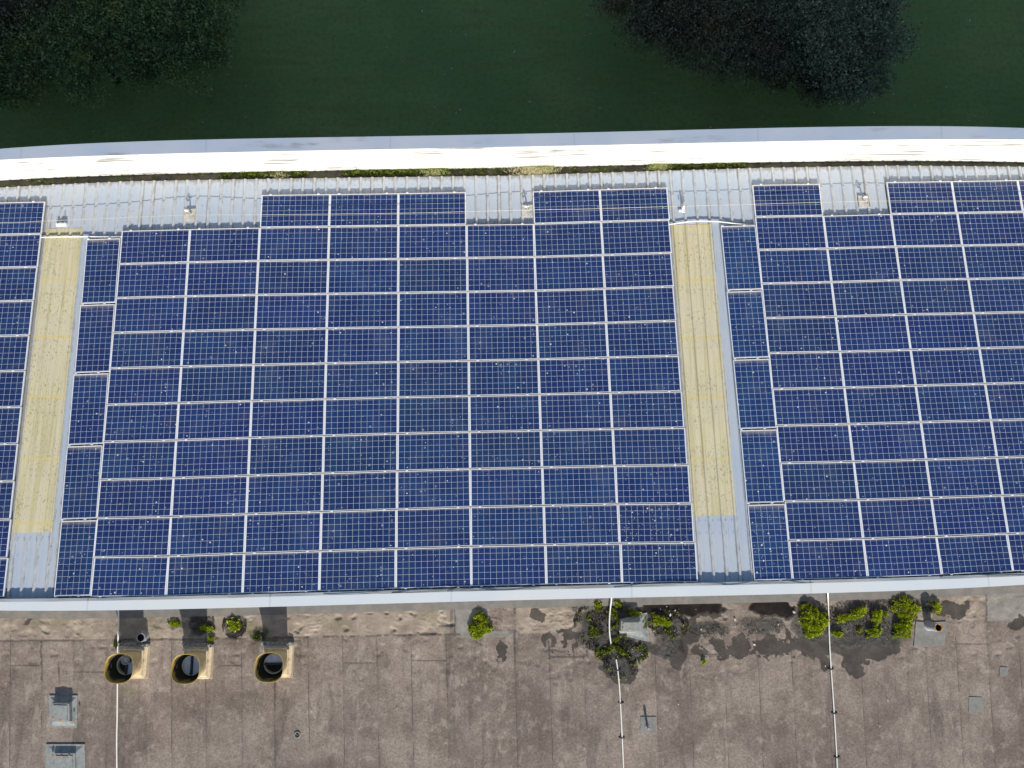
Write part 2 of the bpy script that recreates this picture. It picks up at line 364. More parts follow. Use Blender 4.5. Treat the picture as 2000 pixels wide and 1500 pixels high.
# sheet screws near the gutter end and beside the rooflights
def screw(mb, u, v, h=0.0, r=0.012):
    P = rp(u, v, PAN + h); k = 6
    V = [P + r * (math.cos(i * 2 * math.pi / k) * RA + math.sin(i * 2 * math.pi / k) * RY) for i in range(k)] + [P + RN * 0.012]
    mb.add(V, [(i, (i + 1) % k, k) for i in range(k)], 1); mb.d += [0] * (k + 1); mb.r += [0] * (k + 1)
for n in range(-45, 60):
    uc = (ribu(n) + ribu(n + 1)) / 2
    screw(mb, uc + RNG.normal(0, .008), v_end(uc) + 0.07, 0.004); screw(mb, uc + RNG.normal(0, .008), v_end(uc) + 0.24 + RNG.normal(0, .01), 0.004)
for s in SKY:
    for n in range(s[0], s[1]):
        for du in (0.09, 0.25):
            screw(mb, ribu(n) + du, s[3] + 0.13, 0.01)
    for i in range(12):
        screw(mb, ribu(s[0]) - 0.02 + RNG.normal(0, .01), s[2] + i * 0.7, 0.042, 0.01); screw(mb, ribu(s[1]) + 0.0, s[2] + i * 0.7 + .2, 0.042, 0.01)
roofo = mb.build("roof_sheet", None, BW, [M['sheet'], M['screw']])
at = roofo.data.attributes.new("dirt", 'FLOAT', 'POINT'); at.data.foreach_set("value", np.array(mb.d, np.float32))
at = roofo.data.attributes.new("rib", 'FLOAT', 'POINT'); at.data.foreach_set("value", np.array(mb.r, np.float32))
E_ = lambda: Matrix.Translation(BW.location).inverted()
def under(o, p=BW):                                    # geometry written in world coordinates, kept in place under its parent
    o.matrix_parent_inverse = Matrix.Translation(p.location).inverted() if p.rotation_euler.z == 0 and tuple(p.scale) == (1, 1, 1) else p.matrix_basis.inverted()
    return o
under(roofo)
for s in SKY:
    mb = MB(); mb.d = []; mb.r = []
    sheet_strip(mb, s[0], s[1], lambda u, s=s: s[2], lambda u, s=s: s[3], 0.011, nv=30)
    for i in range(6):
        for n in range(s[0], s[1]):
            for du in (0.075, 0.26): screw(mb, ribu(n) + du, s[2] + 0.30 + i * 1.70, 0.016, 0.011)
    o = under(mb.build("rooflight", None, BW, [M['grp'], M['screw']]))
    o['label'] = "yellowed translucent rooflight strip between the solar arrays"

# ridge flashing (runs along the high edge, overhangs the felt roof)
def along(cols, name, mats, mi, parent, smooth=False):
    """cols: list of stations, each a list of points; lofts them"""
    k = len(cols[0]); mb = MB(); V = [p for c in cols for p in c]
    for i in range(len(cols) - 1):
        for j in range(k - 1): mb.add([cols[i][j], cols[i + 1][j], cols[i + 1][j + 1], cols[i][j + 1]], [(0, 3, 2, 1)], mi[j])
    me_o = mb.build(name, None, parent, mats)
    bm = bmesh.new(); bm.from_mesh(me_o.data); bmesh.ops.remove_doubles(bm, verts=bm.verts, dist=1e-4); bmesh.ops.recalc_face_normals(bm, faces=bm.faces); bm.to_mesh(me_o.data); bm.free()
    return under(me_o, parent) if parent.type == 'EMPTY' else me_o
CAPS = [(-500, 1198), (0, 1192.8), (250, 1190.5), (500, 1186.8), (750, 1180), (1000, 1171), (1250, 1167), (1500, 1161.8), (1750, 1153.8), (2000, 1142), (2600, 1118)]
def smooth(PTS):
    a = np.array(PTS); co = np.polyfit(a[1:-1, 0] / 1000 - 1, a[1:-1, 1], 4); q = np.arange(-100, 2101, 25.0)
    y = np.polyval(co, q / 1000 - 1); s0 = (y[1] - y[0]) / 25; s1 = (y[-1] - y[-2]) / 25
    return [(-1800, y[0] - 1700 * s0)] + list(zip(q, y)) + [(4600, y[-1] + 2500 * s1)]
xs = np.concatenate([np.arange(-1800, -100, 100), np.arange(-100, 2101, 25), np.arange(2200, 4601, 100)])
CAPT, CAPS = smooth(CAPT), smooth(CAPS)
cols = []; WALLPTS = []
for x in xs:
    yt = np.interp(x, *zip(*CAPT)); ys = np.interp(x, *zip(*CAPS))
    u, v = ruv(x, yt, 0.02)
    wob = 0.006 * math.sin(x * 0.02) + 0.004 * math.sin(x * .053)
    p0 = rp(u, v, PAN - 0.01); p1 = rp(u, v, 0.018 + wob); p2 = rp(u, v + 0.075, 0.030 + wob * .5)
    S = on_z(x, ys, p2[2] + 0.004)
    p3 = S; p4 = S + np.array([0, 0, -0.24]); p5 = p4 + np.array([0, 0.05, 0])
    cols.append([p0, p1, p2, p3, p4, p5]); WALLPTS.append(S)
fl = along(cols, "ridge_flashing", [M['captop'], M['capflash']], [0, 0, 1, 1, 1], BW)
WALLPTS = np.array(WALLPTS)
WOFF = 0.30                                              # felt-side wall face set back under the flashing
def wall_y(x): return np.interp(x, WALLPTS[:, 0], WALLPTS[:, 1]) + WOFF
wl = []
for p in WALLPTS[::2]:
    wl.append([np.array([p[0], p[1] + WOFF, 0.0]), np.array([p[0], p[1] + WOFF, p[2] - 0.02])])
along(wl, "south_wall", [M['wall']], [0], BW)
# ribs of dirt gap: cables lying on the flashing
for i in range(9):
    mbc = MB()
    x0 = RNG.uniform(250, 1900); L = RNG.uniform(60, 240); pts = []
    for t in np.linspace(0, 1, 14):
        x = x0 + L * t; u, v = ruv(x, np.interp(x, *zip(*CAPT)), 0.02)
        pts.append(rp(u, v + 0.01 + 0.06 * abs(math.sin(i * 1.7 + t * (2 + i % 3))), 0.030 + 0.012 * math.sin(t * math.pi)))
    mbc.tube(pts, 0.004, 5); under(mbc.build("loose_cable", M['dark_metal'], BW))

# box gutter, parapet and coping along the low edge
PF = [(-500, 365), (0, 350.5), (250, 340.5), (500, 332.5), (750, 328), (1000, 324), (1250, 317.5), (1500, 311.5), (1750, 308.5), (2000, 312), (2600, 322)]
PT = [(-500, 327), (0, 313.7), (250, 303), (500, 294.5), (750, 289.5), (1000, 285.5), (1250, 279.5), (1500, 274), (1750, 270), (2000, 272), (2600, 281)]
PN = [(-500, 305), (0, 291), (100, 283.5), (250, 276.5), (500, 271.3), (800, 264.8), (1000, 262.3), (1250, 255.5), (1500, 250), (1750, 246.6), (2000, 250), (2600, 263)]
PF, PT, PN = smooth(PF), smooth(PT), smooth(PN)
GUT = PAN - 0.125
zt = []
for x in xs:
    Fp = on_roof(x, np.interp(x, *zip(*PF)), GUT + 0.06); lo, hi = Fp[2], Fp[2] + 4
    for _ in range(40):
        z = (lo + hi) / 2; q = proj(np.array([Fp[0], Fp[1], z]))[1]
        if q > np.interp(x, *zip(*PT)): lo = z
        else: hi = z
    zt.append(z)
print("parapet height", min(zt), max(zt), on_roof(1000, 324, GUT)[2])
ZT = float(np.mean(zt))
gc, pc, cc, nc = [], [], [], []
for x in xs:
    Fp = on_roof(x, np.interp(x, *zip(*PF)), GUT + 0.06)
    T = on_z(x, np.interp(x, *zip(*PT)), ZT); Nn = on_z(x, np.interp(x, *zip(*PN)), ZT + 0.015)
    Fp = np.array([Fp[0], T[1] * .5 + Fp[1] * .5, Fp[2]]); T2 = np.array([Fp[0], T[1], ZT])
    u, v = ruv(*proj(Fp), GUT); ue = v_end(u) + 0.22
    gc.append([rp(u, ue, GUT - .02) + np.array([0, 0, 0]), rp(u, v + .05, GUT), Fp + np.array([0, 0.02, -0.06])])
    pc.append([Fp + np.array([0, 0.0, -0.12]), T2 + np.array([0, 0, -0.035])])
    cc.append([T2 + np.array([0, -0.03, -0.075]), T2 + np.array([0, -0.03, 0.004]), Nn, Nn + np.array([0, 0, -0.10]), Nn + np.array([0, -0.04, -0.10])])
    nc.append([np.array([Nn[0], Nn[1] - 0.06, Nn[2] - 0.02]), np.array([Nn[0], Nn[1] - 0.06, 0])])
GUTO = along(gc, "box_gutter", [M['gutter']], [0, 0], BW)
PARO = along(pc, "white_parapet", [M['parapet']], [0], BW)
along(cc, "parapet_coping", [M['parapet'], M['coping']], [0, 1, 1, 1], PARO)
along(nc[::2], "north_wall", [M['wall']], [0], BW)
GUTPTS = np.array([g[1] for g in gc])
# gutter outlets (dark holes)
for px_, py_ in ((319, 351), (1532, 325)):
    c = on_roof(px_, py_ - 2, GUT + 0.03)
    mbh = MB(); mbh.tube([c + np.array([0, 0, -0.02]), c + np.array([0, 0, 0.015])], 0.085, 14)
    o = (mbh.build("gutter_outlet", M['dark_metal'], GUTO))
LAT={
 -101:[(-46.2,395.9),(-54.9,459.2),(-63.9,523.7),(-73.1,589.6),(-82.7,657.4),(-92.1,726.7),(-101.1,797.5),(-109.8,869.5),(-118.5,942.8),(-126.9,1017.5),(-134.6,1093.3),(-141.8,1170.5)],
 -100:[(88.2,393.2),(80.8,456.4),(73.2,520.8),(65.3,586.6),(57.2,654.2),(49.2,723.4),(41.7,794.1),(34.5,865.9),(27.3,939.2),(20.5,1013.7),(14.4,1089.3),(8.8,1166.4)],
 -4:[(243.2,387.0),(237.8,450.7),(232.3,515.3),(226.5,581.5),(220.3,649.6),(214.0,719.0),(207.8,789.9),(201.5,862.6),(195.1,936.6),(188.7,1011.8),(182.7,1088.2),(177.5,1165.5)],
 -3:[(375.6,383.1),(371.2,446.9),(366.8,511.9),(362.7,578.3),(358.5,646.1),(354.0,715.5),(349.2,786.8),(344.1,859.3),(339.1,933.3),(333.9,1008.7),(328.8,1085.7),(324.0,1164.6)],
 -2:[(510.7,380.4),(507.6,444.1),(504.3,509.1),(501.1,575.5),(498.2,643.2),(495.1,712.2),(491.7,782.7),(488.2,854.7),(484.6,928.4),(480.7,1003.7),(476.9,1080.6),(473.3,1159.5)],
 -1:[(644.4,378.7),(642.9,442.2),(641.2,507.2),(639.7,573.6),(638.3,641.0),(636.7,709.3),(634.8,779.1),(632.7,850.6),(630.5,924.0),(628.0,999.1),(625.4,1075.9),(623.1,1154.8)],
 0:[(777.8,377.0),(777.8,440.4),(777.8,505.4),(777.9,571.7),(778.1,638.7),(778.0,706.5),(777.5,775.5),(776.8,846.4),(776.0,919.6),(774.9,994.6),(773.5,1071.3),(772.4,1150.2)],
 1:[(909.7,374.7),(910.8,438.3),(912.1,503.4),(913.3,569.5),(914.4,636.4),(915.4,704.1),(916.4,773.0),(917.3,843.4),(918.2,915.5),(919.1,989.9),(919.9,1066.8),(920.5,1145.7)],
 2:[(1040.5,373.5),(1042.5,436.8),(1044.3,501.5),(1046.4,567.4),(1048.8,634.0),(1051.3,701.4),(1053.6,769.9),(1056.0,840.1),(1058.8,912.6),(1061.6,987.3),(1064.6,1063.8),(1067.9,1142.1)],
 3:[(1171.7,369.4),(1174.5,432.9),(1177.5,497.8),(1180.7,563.5),(1183.8,629.9),(1187.4,697.6),(1191.7,766.6),(1196.1,837.2),(1200.7,909.5),(1205.9,984.1),(1211.1,1060.8),(1215.8,1139.0)],
 4:[(1304.1,365.8),(1307.8,428.8),(1311.6,493.1),(1315.7,558.8),(1320.4,626.0),(1325.6,694.3),(1331.2,763.8),(1337.3,834.7),(1343.8,907.7),(1350.7,982.7),(1357.7,1059.2),(1364.6,1137.2)],
 100:[(1469.2,360.8),(1474.6,423.1),(1480.7,487.6),(1487.3,553.6),(1494.1,620.7),(1501.1,689.1),(1508.4,759.2),(1516.0,830.8),(1523.8,904.0),(1532.0,978.8),(1540.4,1055.1),(1548.6,1132.5)],
 101:[(1601.0,358.5),(1608.0,420.9),(1615.8,485.0),(1624.1,550.6),(1632.4,617.9),(1640.6,686.5),(1649.0,756.5),(1657.9,828.0),(1667.1,901.2),(1676.7,976.0),(1686.2,1052.0),(1695.0,1128.4)],
 102:[(1731.1,355.0),(1739.9,417.6),(1749.3,481.1),(1759.3,546.4),(1769.1,613.8),(1778.8,682.8),(1788.7,752.8),(1798.7,824.0),(1808.9,896.9),(1819.3,971.7),(1829.5,1047.5),(1839.4,1123.2)],
 103:[(1857.8,353.5),(1868.9,415.6),(1880.1,479.2),(1891.0,544.4),(1901.8,611.3),(1912.8,679.5),(1924.1,749.1),(1935.6,820.3),(1947.3,893.1),(1958.1,967.4),(1967.8,1042.0),(1977.5,1116.0)],
 104:[(1986.4,351.2),(1999.1,413.2),(2011.7,476.7),(2023.8,541.8),(2035.8,608.4),(2048.2,676.3),(2060.8,745.7),(2073.7,816.9),(2086.8,889.5),(2098.8,963.5),(2109.3,1037.7),(2120.1,1111.1)],
 105:[(2115.7,348.7),(2129.6,410.5),(2143.5,473.9),(2156.9,538.9),(2170.2,605.4),(2183.9,673.2),(2197.9,742.5),(2212.1,813.5),(2226.7,886.0),(2240.1,959.9),(2252.1,1033.9),(2264.3,1107.2)],
}
# ---------------------------------------------------------------- solar panels
def cell_mat():
    k = NT("blue_solar_cells"); uv = k.n("UVMap", uv_map="cell").outputs[0]; oi = k.n("ObjectInfo")
    sx = k.n("SeparateXYZ", i_0=uv); u, v = sx.outputs[0], sx.outputs[1]
    W = k.n("UVMap", uv_map="size").outputs[0]; sw = k.n("SeparateXYZ", i_0=W); nu, nv = sw.outputs[0], sw.outputs[1]
    def edge(x): return k.math('ABSOLUTE', k.math('SUBTRACT', k.math('FRACT', x), 0.5))
    lw = 0.5 - 0.0195
    line = k.math('MAXIMUM', k.math('GREATER_THAN', edge(u), lw), k.math('GREATER_THAN', edge(v), lw))
    outm = k.math('MAXIMUM', k.math('MAXIMUM', k.math('LESS_THAN', u, 0.0), k.math('GREATER_THAN', u, nu)), k.math('MAXIMUM', k.math('LESS_THAN', v, 0.0), k.math('GREATER_THAN', v, nv)))
    white = k.math('MAXIMUM', line, outm)
    off = k.vmath('ADD', uv, k.vmath('SCALE', (37.0, 91.0, 13.0), oi.outputs["Random"]))
    cellid = k.vmath('FLOOR', off, (0, 0, 0)); cr = k.n("TexWhiteNoise", noise_dimensions='3D', i_Vector=cellid).outputs["Value"]
    base = k.mix(cr, (0.0095, 0.0262, 0.114), (0.0112, 0.030, 0.127))
    cloud = k.ramp(k.noise(off, 0.22, 3), 0.35, 0.68)
    base = k.mix(k.math('MULTIPLY', cloud, 0.55), base, (0.020, 0.058, 0.172))
    base = k.mix(0.8, base, k.mix(1.0, base, oi.outputs["Color"], 'MULTIPLY'))
    fing = k.math('GREATER_THAN', edge(k.math('MULTIPLY', k.n("UVMap", uv_map="bus").outputs[0] if False else v, 3.0)), 0.46)
    base = k.mix(k.math('MULTIPLY', fing, 0.05), base, (0.30, 0.34, 0.44))
    col = k.mix(white, base, k.mix(outm, (0.56, 0.59, 0.64), (0.78, 0.79, 0.80)))
    # dust collected along the northern (lower) edge and cloudy film
    eg = k.n("SeparateXYZ", i_0=k.n("UVMap", uv_map="edge").outputs[0]).outputs[1]
    dn = k.noise(off, 0.55, 4, 0.6)
    dust = k.math('MULTIPLY', k.ramp(k.math('ADD', eg, k.math('MULTIPLY', dn, 0.10)), 0.968, 1.07), 0.70)
    film = k.math('MULTIPLY', k.ramp(k.noise(off, 0.30, 4, 0.6), 0.50, 0.82), 0.09)
    col = k.mix(k.math('ADD', dust, k.math('ADD', film, 0.004), clamp=True), col, (0.42, 0.38, 0.34))
    # bird marks
    def specks(scale, r, thr_off, c, amt):
        vo = k.n("TexVoronoi", feature='F1'); k.put(vo.inputs["Vector"], k.vmath('ADD', off, (thr_off * 7.1, thr_off * 3.3, 0))); vo.inputs["Scale"].default_value = scale
        sc = k.n("SeparateColor", i_0=vo.outputs["Color"]).outputs
        den = k.math('GREATER_THAN', sc[0], k.math('SUBTRACT', thr_off, k.math('MULTIPLY', oi.outputs["Alpha"], 0.5)))
        rr = k.math('MULTIPLY', r, k.math('ADD', 0.35, sc[1]))
        m = k.math('MULTIPLY', k.math('LESS_THAN', vo.outputs["Distance"], rr), den)
        return k.mix(k.math('MULTIPLY', m, amt), col, c)
    col = specks(1.6, 0.17, 0.975, (0.72, 0.70, 0.64), 0.9)
    col = specks(4.0, 0.22, 0.985, (0.66, 0.66, 0.66), 0.8)
    nz = k.noise(off, 2.3, 5, 0.75)
    vo = k.n("TexVoronoi", feature='F1'); k.put(vo.inputs["Vector"], k.vmath('ADD', off, k.vmath('SCALE', k.n("CombineXYZ", i_0=nz, i_1=nz).outputs[0], 0.35))); vo.inputs["Scale"].default_value = 0.75
    sc = k.n("SeparateColor", i_0=vo.outputs["Color"]).outputs
    smear = k.math('MULTIPLY', k.math('MULTIPLY', k.ramp(k.math('SUBTRACT', 0.20, vo.outputs["Distance"]), 0.0, 0.16), k.math('GREATER_THAN', sc[0], 0.80)), 0.50)
    col = k.mix(smear, col, (0.50, 0.53, 0.60))
    rough = k.math('ADD', 0.16, k.math('MULTIPLY', k.ramp(dn, 0.3, 0.8), 0.10))
    return k.out(col, rough, spec=0.45)
M['cell'] = cell_mat()
LW, SW = 1.970, 0.992                                       # landscape panel
def panel_meshes(w, h, nu, nv):
    mb = MB(); t, d = 0.012, 0.040
    for (x0, x1, y0, y1) in ((-w/2, w/2, -h/2, -h/2 + t), (-w/2, w/2, h/2 - t, h/2), (-w/2, -w/2 + t, -h/2 + t, h/2 - t), (w/2 - t, w/2, -h/2 + t, h/2 - t)):
        mb.box(x0, x1, y0, y1, -d, 0.0)
    fm = mesh("panel_frame", mb.v, mb.f); fm.materials.append(M['alu'])
    x, y = w/2 - t, h/2 - t
    gm = mesh("panel_glass", [(-x, -y, -.003), (x, -y, -.003), (x, y, -.003), (-x, y, -.003), (-x, -y, -.034), (x, -y, -.034), (x, y, -.034), (-x, y, -.034)], [(0, 1, 2, 3), (4, 7, 6, 5)])
    cell = 0.1595
    for nm in ("cell", "edge", "size"): gm.uv_layers.new(name=nm)
    for p in gm.polygons:
        for li in p.loop_indices:
            co = gm.vertices[gm.loops[li].vertex_index].co
            gm.uv_layers["cell"].data[li].uv = (co.x / cell + nu / 2, co.y / cell + nv / 2)
            gm.uv_layers["edge"].data[li].uv = (co.x / w + .5, co.y / h + .5); gm.uv_layers["size"].data[li].uv = (nu, nv)
    gm.materials.append(M['cell'])
    return fm, gm
PM = {True: panel_meshes(LW, SW, 12, 6), False: panel_meshes(SW, LW, 6, 12)}
mb = MB(); mb.box(-0.03, 0.03, -0.018, 0.018, -0.03, 0.004); CLM = mesh("panel_clamp", mb.v, mb.f); CLM.materials.append(M['alu'])
NORD = ["zeroth", "first", "second", "third", "fourth", "fifth", "sixth", "seventh", "eighth", "ninth", "tenth", "eleventh"]
def add_panel(corners, land, label, group, speck=0.0, top=False, tint=None):
    TL, TR, BR, BL = [on_roof(*c) for c in corners]
    c = (TL + TR + BR + BL) / 4; ex = (TR - TL + BR - BL) / 2; ey = (TL - BL + TR - BR) / 2
    W, H = (1.976, 1.0149) if land else (1.0, 2.02)
    sxx = np.linalg.norm(ex) / W; syy = np.linalg.norm(ey) / H
    x = ex / np.linalg.norm(ex); y = np.cross(RN, x)
    R = Matrix((Vector(x), Vector(y), Vector(RN))).transposed()
    base = c - RN * 0.04
    e = empty("solar_panel", base, label, "solar panel", group, R.to_euler()); e.scale = (sxx, syy, 1)
    tint = tint or (RNG.uniform(.88, 1.15), RNG.uniform(.91, 1.08) + .12 * math.exp(-((corners[0][0] - 850) / 330) ** 2 - ((corners[0][1] - 820) / 260) ** 2), RNG.uniform(.86, 1.06))  # green boost around mid-array paints the sky's reflection into the cell colour
    for nm, me_ in (("frame", PM[land][0]), ("glass", PM[land][1])):
        o = bpy.data.objects.new(nm, me_); COL.objects.link(o); o.parent = e; o.location = (0, 0, 0.04)
        o.color = (*tint, speck)
    hw, hh = (LW / 2, SW / 2) if land else (SW / 2, LW / 2)
    fr = (0.13, 0.83) if land else (0.04, 0.68)
    for f_ in fr:
        for yy in ([-hh - 0.0115] + ([hh + 0.0115] if top else [])):
            o = bpy.data.objects.new("clamp", CLM); COL.objects.link(o); o.parent = e; o.location = ((f_ - .5) * 2 * hw, yy, 0.04)
    return e
def cell_c(c0, r0):  return [LAT[c0][r0], LAT[c0 + 1][r0], LAT[c0 + 1][r0 + 1], LAT[c0][r0 + 1]]
GP = "solar panels of the roof arrays"
for c in range(-4, 4):                                         # middle array
    for r in range(0, 11):
        if r == 0 and c not in (-2, -1, 0, 2, 3): continue
        sp_ = 0.05
        if (c, r) in ((3, 9),): sp_ = 0.42
        elif (c, r) in ((3, 10), (3, 8)): sp_ = 0.20
        elif (c, r) in ((2, 9), (2, 10)): sp_ = 0.12
        elif r >= 7: sp_ = 0.07
        top = r == 0 or (r == 1 and c in (-4, -3, 1))
        if r == 0: lab = "blue solar panel in the stepped top row, %s column of the middle array" % NORD[c + 5]
        else: lab = "%sblue solar panel, middle array, %s full row from the top, %s column" % ("speckled " if sp_ > .3 else "", NORD[r], NORD[c + 5])
        add_panel(cell_c(c, r), True, lab, GP, sp_, top)
for c in range(100, 105):                                      # right array
    for r in range(0, 11):
        if r == 0 and c == 101: continue
        if c == 104 and r > 1: continue
        top = r == 0 or (r == 1 and c == 101)
        lab = ("blue solar panel in the topmost row, %s column of the right array, under the wire" if r == 0 else "blue solar panel, right array, " + NORD[r] + " full row from the top, %s column") % NORD[c - 99]
        add_panel(cell_c(c, r), True, lab, GP, 0.04 + 0.03 * (r > 5), top)
for r in range(0, 11):                                         # left array (cut by the frame)
    lab = "blue solar panel at the photo's left border, %s row from the top of that column" % NORD[r + 1]
    add_panel(cell_c(-101, r), True, lab, GP, 0.02, r == 0)
# upright panels beside the rooflights
LP = [(170.3, 466), (157.7, 594.3), (144.5, 729.8), (131.2, 870.6), (117.7, 1016.2), (107, 1166.6)]
LR = [(234.8, 463.8), (225.0, 592.3), (213.0, 727.4), (200.2, 868), (188.0, 1014), (177.5, 1165.5)]
RPx = [(1408.2, 440.3), (1419.6, 568.3), (1431.8, 701.3), (1445.0, 839.0), (1459.0, 984.3), (1474.6, 1136.2)]
RR = [(1475.8, 438.5), (1488.3, 566), (1502.2, 699), (1516.7, 837), (1532.5, 982.6), (1548.6, 1134)]
for i in range(5):
    add_panel([LP[i], LR[i], LR[i + 1], LP[i + 1]], False, "upright narrow solar panel right of the left rooflight, %s from the top" % NORD[i + 1], GP, 0.14 if i == 4 else 0.02, i == 0)
    add_panel([RPx[i], RR[i], RR[i + 1], RPx[i + 1]], False, "upright %sblue solar panel right of the right rooflight, %s from the top" % ("speckled " if i == 4 else "lighter ", NORD[i + 1]), GP, 0.40 if i == 4 else 0.06, i == 0, (1.05, 1.32, 1.15))
# hidden mounting feet under the southern edge are the sheet ribs themselves

# ---------------------------------------------------------------- things fixed on the sheet roof
def spline(pts, n=24):
    P = np.array(pts, float); m = len(P); out = []
    for i in range(m - 1):
        p0, p1, p2, p3 = P[max(i - 1, 0)], P[i], P[i + 1], P[min(i + 2, m - 1)]
        for t in np.linspace(0, 1, n, endpoint=False):
            out.append(.5 * (2 * p1 + (p2 - p0) * t + (2 * p0 - 5 * p1 + 4 * p2 - p3) * t * t + (3 * p1 - p0 - 3 * p2 + p3) * t ** 3))
    return out + [P[-1]]
WIRE = [(-400, 437, .16), (0, 434.5, .14), (76, 432, .13), (240, 425, .135), (365, 420, .19), (508, 419.3, .15), (640, 418, .13), (800, 416, .135), (907, 413.4, .15), (1030, 410, .19), (1160, 407.6, .15), (1334, 402.5, .14), (1466, 399, .14), (1686, 393, .19), (1840, 392.5, .15), (2000, 392.3, .14), (2400, 394, .15)]
mb = MB(); mb.tube(spline([on_roof(x, y, h) for x, y, h in WIRE], 6), 0.0055, 6)
tag(mb.build("safety_wire", M['wire']), "thin fall-arrest wire strung across the tops of all arrays", "wire")
def anchor(px, py, label):
    c = on_roof(px, py, PAN + 0.036); R = Matrix((Vector(RA), Vector(RY), Vector(RN))).transposed()
    e = empty("wire_anchor", c, label, "wire anchor", "anchor plates of the safety wire", R.to_euler())
    mb = MB(); mb.box(-.165, .165, -.19, .19, 0.0, 0.012); mb.box(-.165, -.15, -.19, .19, 0.012, 0.035); mb.box(.15, .165, -.19, .19, .012, .035); mb.build("plate", M['plate'], e, bevel=.003)
    mb = MB(); mb.tube([(0, .06, .012), (0, .06, .03)], .055, 14); mb.tube([(0, .06, .03), (0, .06, .13)], [.026, .020], 10); po = mb.build("post", M['grey_pipe'], e)
    mb = MB(); ring = [(0.04 * math.cos(a) - .045, .06, .165 + .04 * math.sin(a)) for a in np.linspace(0, 2 * math.pi, 15)]
    mb.tube(ring, .011, 6); mb.tube([(-.05, .06, .16), (.05, .06, .16)], .012, 8); mb.build("eye", M['white_plastic'], po)
    return e
anchor(371, 420, "pale weathered wire anchor plate above the second column of the middle array")
anchor(1030, 412, "pale weathered wire anchor plate in the notch left of two top panels")
anchor(1687, 394, "rust-speckled pale wire anchor plate in the right array's notch")
def bracket(px, py, label, tall):
    c = on_roof(px, py, PAN + 0.036); R = Matrix((Vector(RA), Vector(RY), Vector(RN))).transposed()
    e = empty("wire_bracket", c, label, "bracket", None, R.to_euler())
    mb = MB()
    if tall:
        mb.box(-.045, .045, -.14, .13, 0, .02); mb.box(-.028, .028, -.02, .12, .02, .16, taper=.006); mb.box(-.14, -.03, -.11, -.04, -.01, .03)
    else:
        mb.box(-.15, .15, -.05, .05, 0, .07, taper=.012)
    mb.build("body", M['white_plastic'], e, bevel=.008)
    mb = MB(); mb.tube([(-.07, .03, .07), (-.07, .03, .13)], .014, 8); mb.tube([(.07, .03, .07), (.07, .03, .13)], .014, 8); mb.build("bolt", M['dark_metal'], e)
bracket(121, 439, "small white block bracket at the head of the left rooflight", False)
bracket(1334, 407, "small upright white bracket above the head of the right rooflight", True)
def conduit(pts, label):
    mb = MB(); mb.tube(spline([on_roof(*p) for p in pts], 10), 0.017, 8)
    tag(mb.build("cable_conduit", M['white_plastic']), label, "conduit")
conduit([(78, 463.5, -.034), (110, 462.5, -.032), (160, 462, -.032), (205, 462.5, -.032), (238, 462.5, -.034)], "white cable conduit bridging the head of the left rooflight")
conduit([(1306, 438.5, -.034), (1335, 434, -.03), (1365, 431.5, -.028), (1405, 433, -.03), (1440, 437, -.032), (1473, 439.5, -.034)], "bowed white cable conduit bridging the head of the right rooflight")

# moss, weeds and grass in the gutter
def leaf_cloud(centers, ups, size, asp=0.35, tri=True):
    """one small pointed leaf per centre, growing along ups"""
    n = len(centers); s = RNG.uniform(.6, 1.25, (n, 1)) * size
    d = ups + RNG.normal(0, .55, (n, 3)); d /= np.linalg.norm(d, axis=1, keepdims=True)
    w = np.cross(d, RNG.normal(0, 1, (n, 3))); w /= np.linalg.norm(w, axis=1, keepdims=True) + 1e-9
    a = centers - w * s * asp * .5; b = centers + w * s * asp * .5; t = centers + d * s
    return np.stack([a, b, t], 1).reshape(-1, 3)
def blades(centers, ups, L, wd, lean):
    n = len(centers); l = RNG.uniform(.55, 1.2, (n, 1)) * L; az = RNG.uniform(0, 6.283, n)
    side = np.stack([np.cos(az), np.sin(az), 0 * az], 1); w = np.stack([-np.sin(az), np.cos(az), 0 * az], 1) * wd
    k = RNG.uniform(.3, 1.2, (n, 1)) * lean
    m = centers + ups * l * .55 + side * l * k * .25; t = centers + ups * l * (1 - .35 * np.minimum(k, 1)) + side * l * k
    return np.concatenate([np.stack([centers - w, centers + w, m + w * .7, m - w * .7], 1), np.stack([m - w * .7, m + w * .7, t + w * .1, t - w * .1], 1)], 0).reshape(-1, 3)
def gut_at(px, f):
    """point on the gutter silt under photo column px, f = 0 sheet side .. 1 parapet side"""
    y1 = np.interp(px, *zip(*PF)); y0 = np.interp(px, *zip(*SH_PX))
    return on_roof(px, y0 + (y1 - y0) * f, GUT + 0.01)
C1 = []
for x0, x1, n, f0, f1 in ((0, 110, 900, 0, .9), (110, 430, 500, .1, .9), (430, 600, 2600, 0.1, 1), (600, 660, 200, 0, 1), (660, 875, 5200, 0.05, 1.0), (875, 1010, 1500, 0, 1), (1085, 1165, 500, 0, 1), (1165, 1290, 600, 0, 1), (1290, 1455, 4200, 0.1, 1.0), (1455, 2000, 1100, 0, .9)):
    xx = RNG.uniform(x0, x1, n); ff = RNG.uniform(f0, f1, n)
    keep = fbm(xx * .05, ff * 2, 3, 5) > (.40 if n > 1400 else .52)
    xx, ff = xx[keep], ff[keep]
    P = np.array([gut_at(a, b) for a, b in zip(xx, ff)]); P[:, 2] += RNG.uniform(0, .10, len(P)) * fbm(xx * .08, ff, 2, 3)
    C1.append(P)
C1 = np.concatenate(C1)
tag(link("gutter_moss", soup("gutter_moss", leaf_cloud(C1, np.tile([0, -.15, 1.0], (len(C1), 1)), .05, .5), 3), M['gutter_moss']), "green moss and weeds creeping along the silted roof gutter", "moss", kind='stuff')
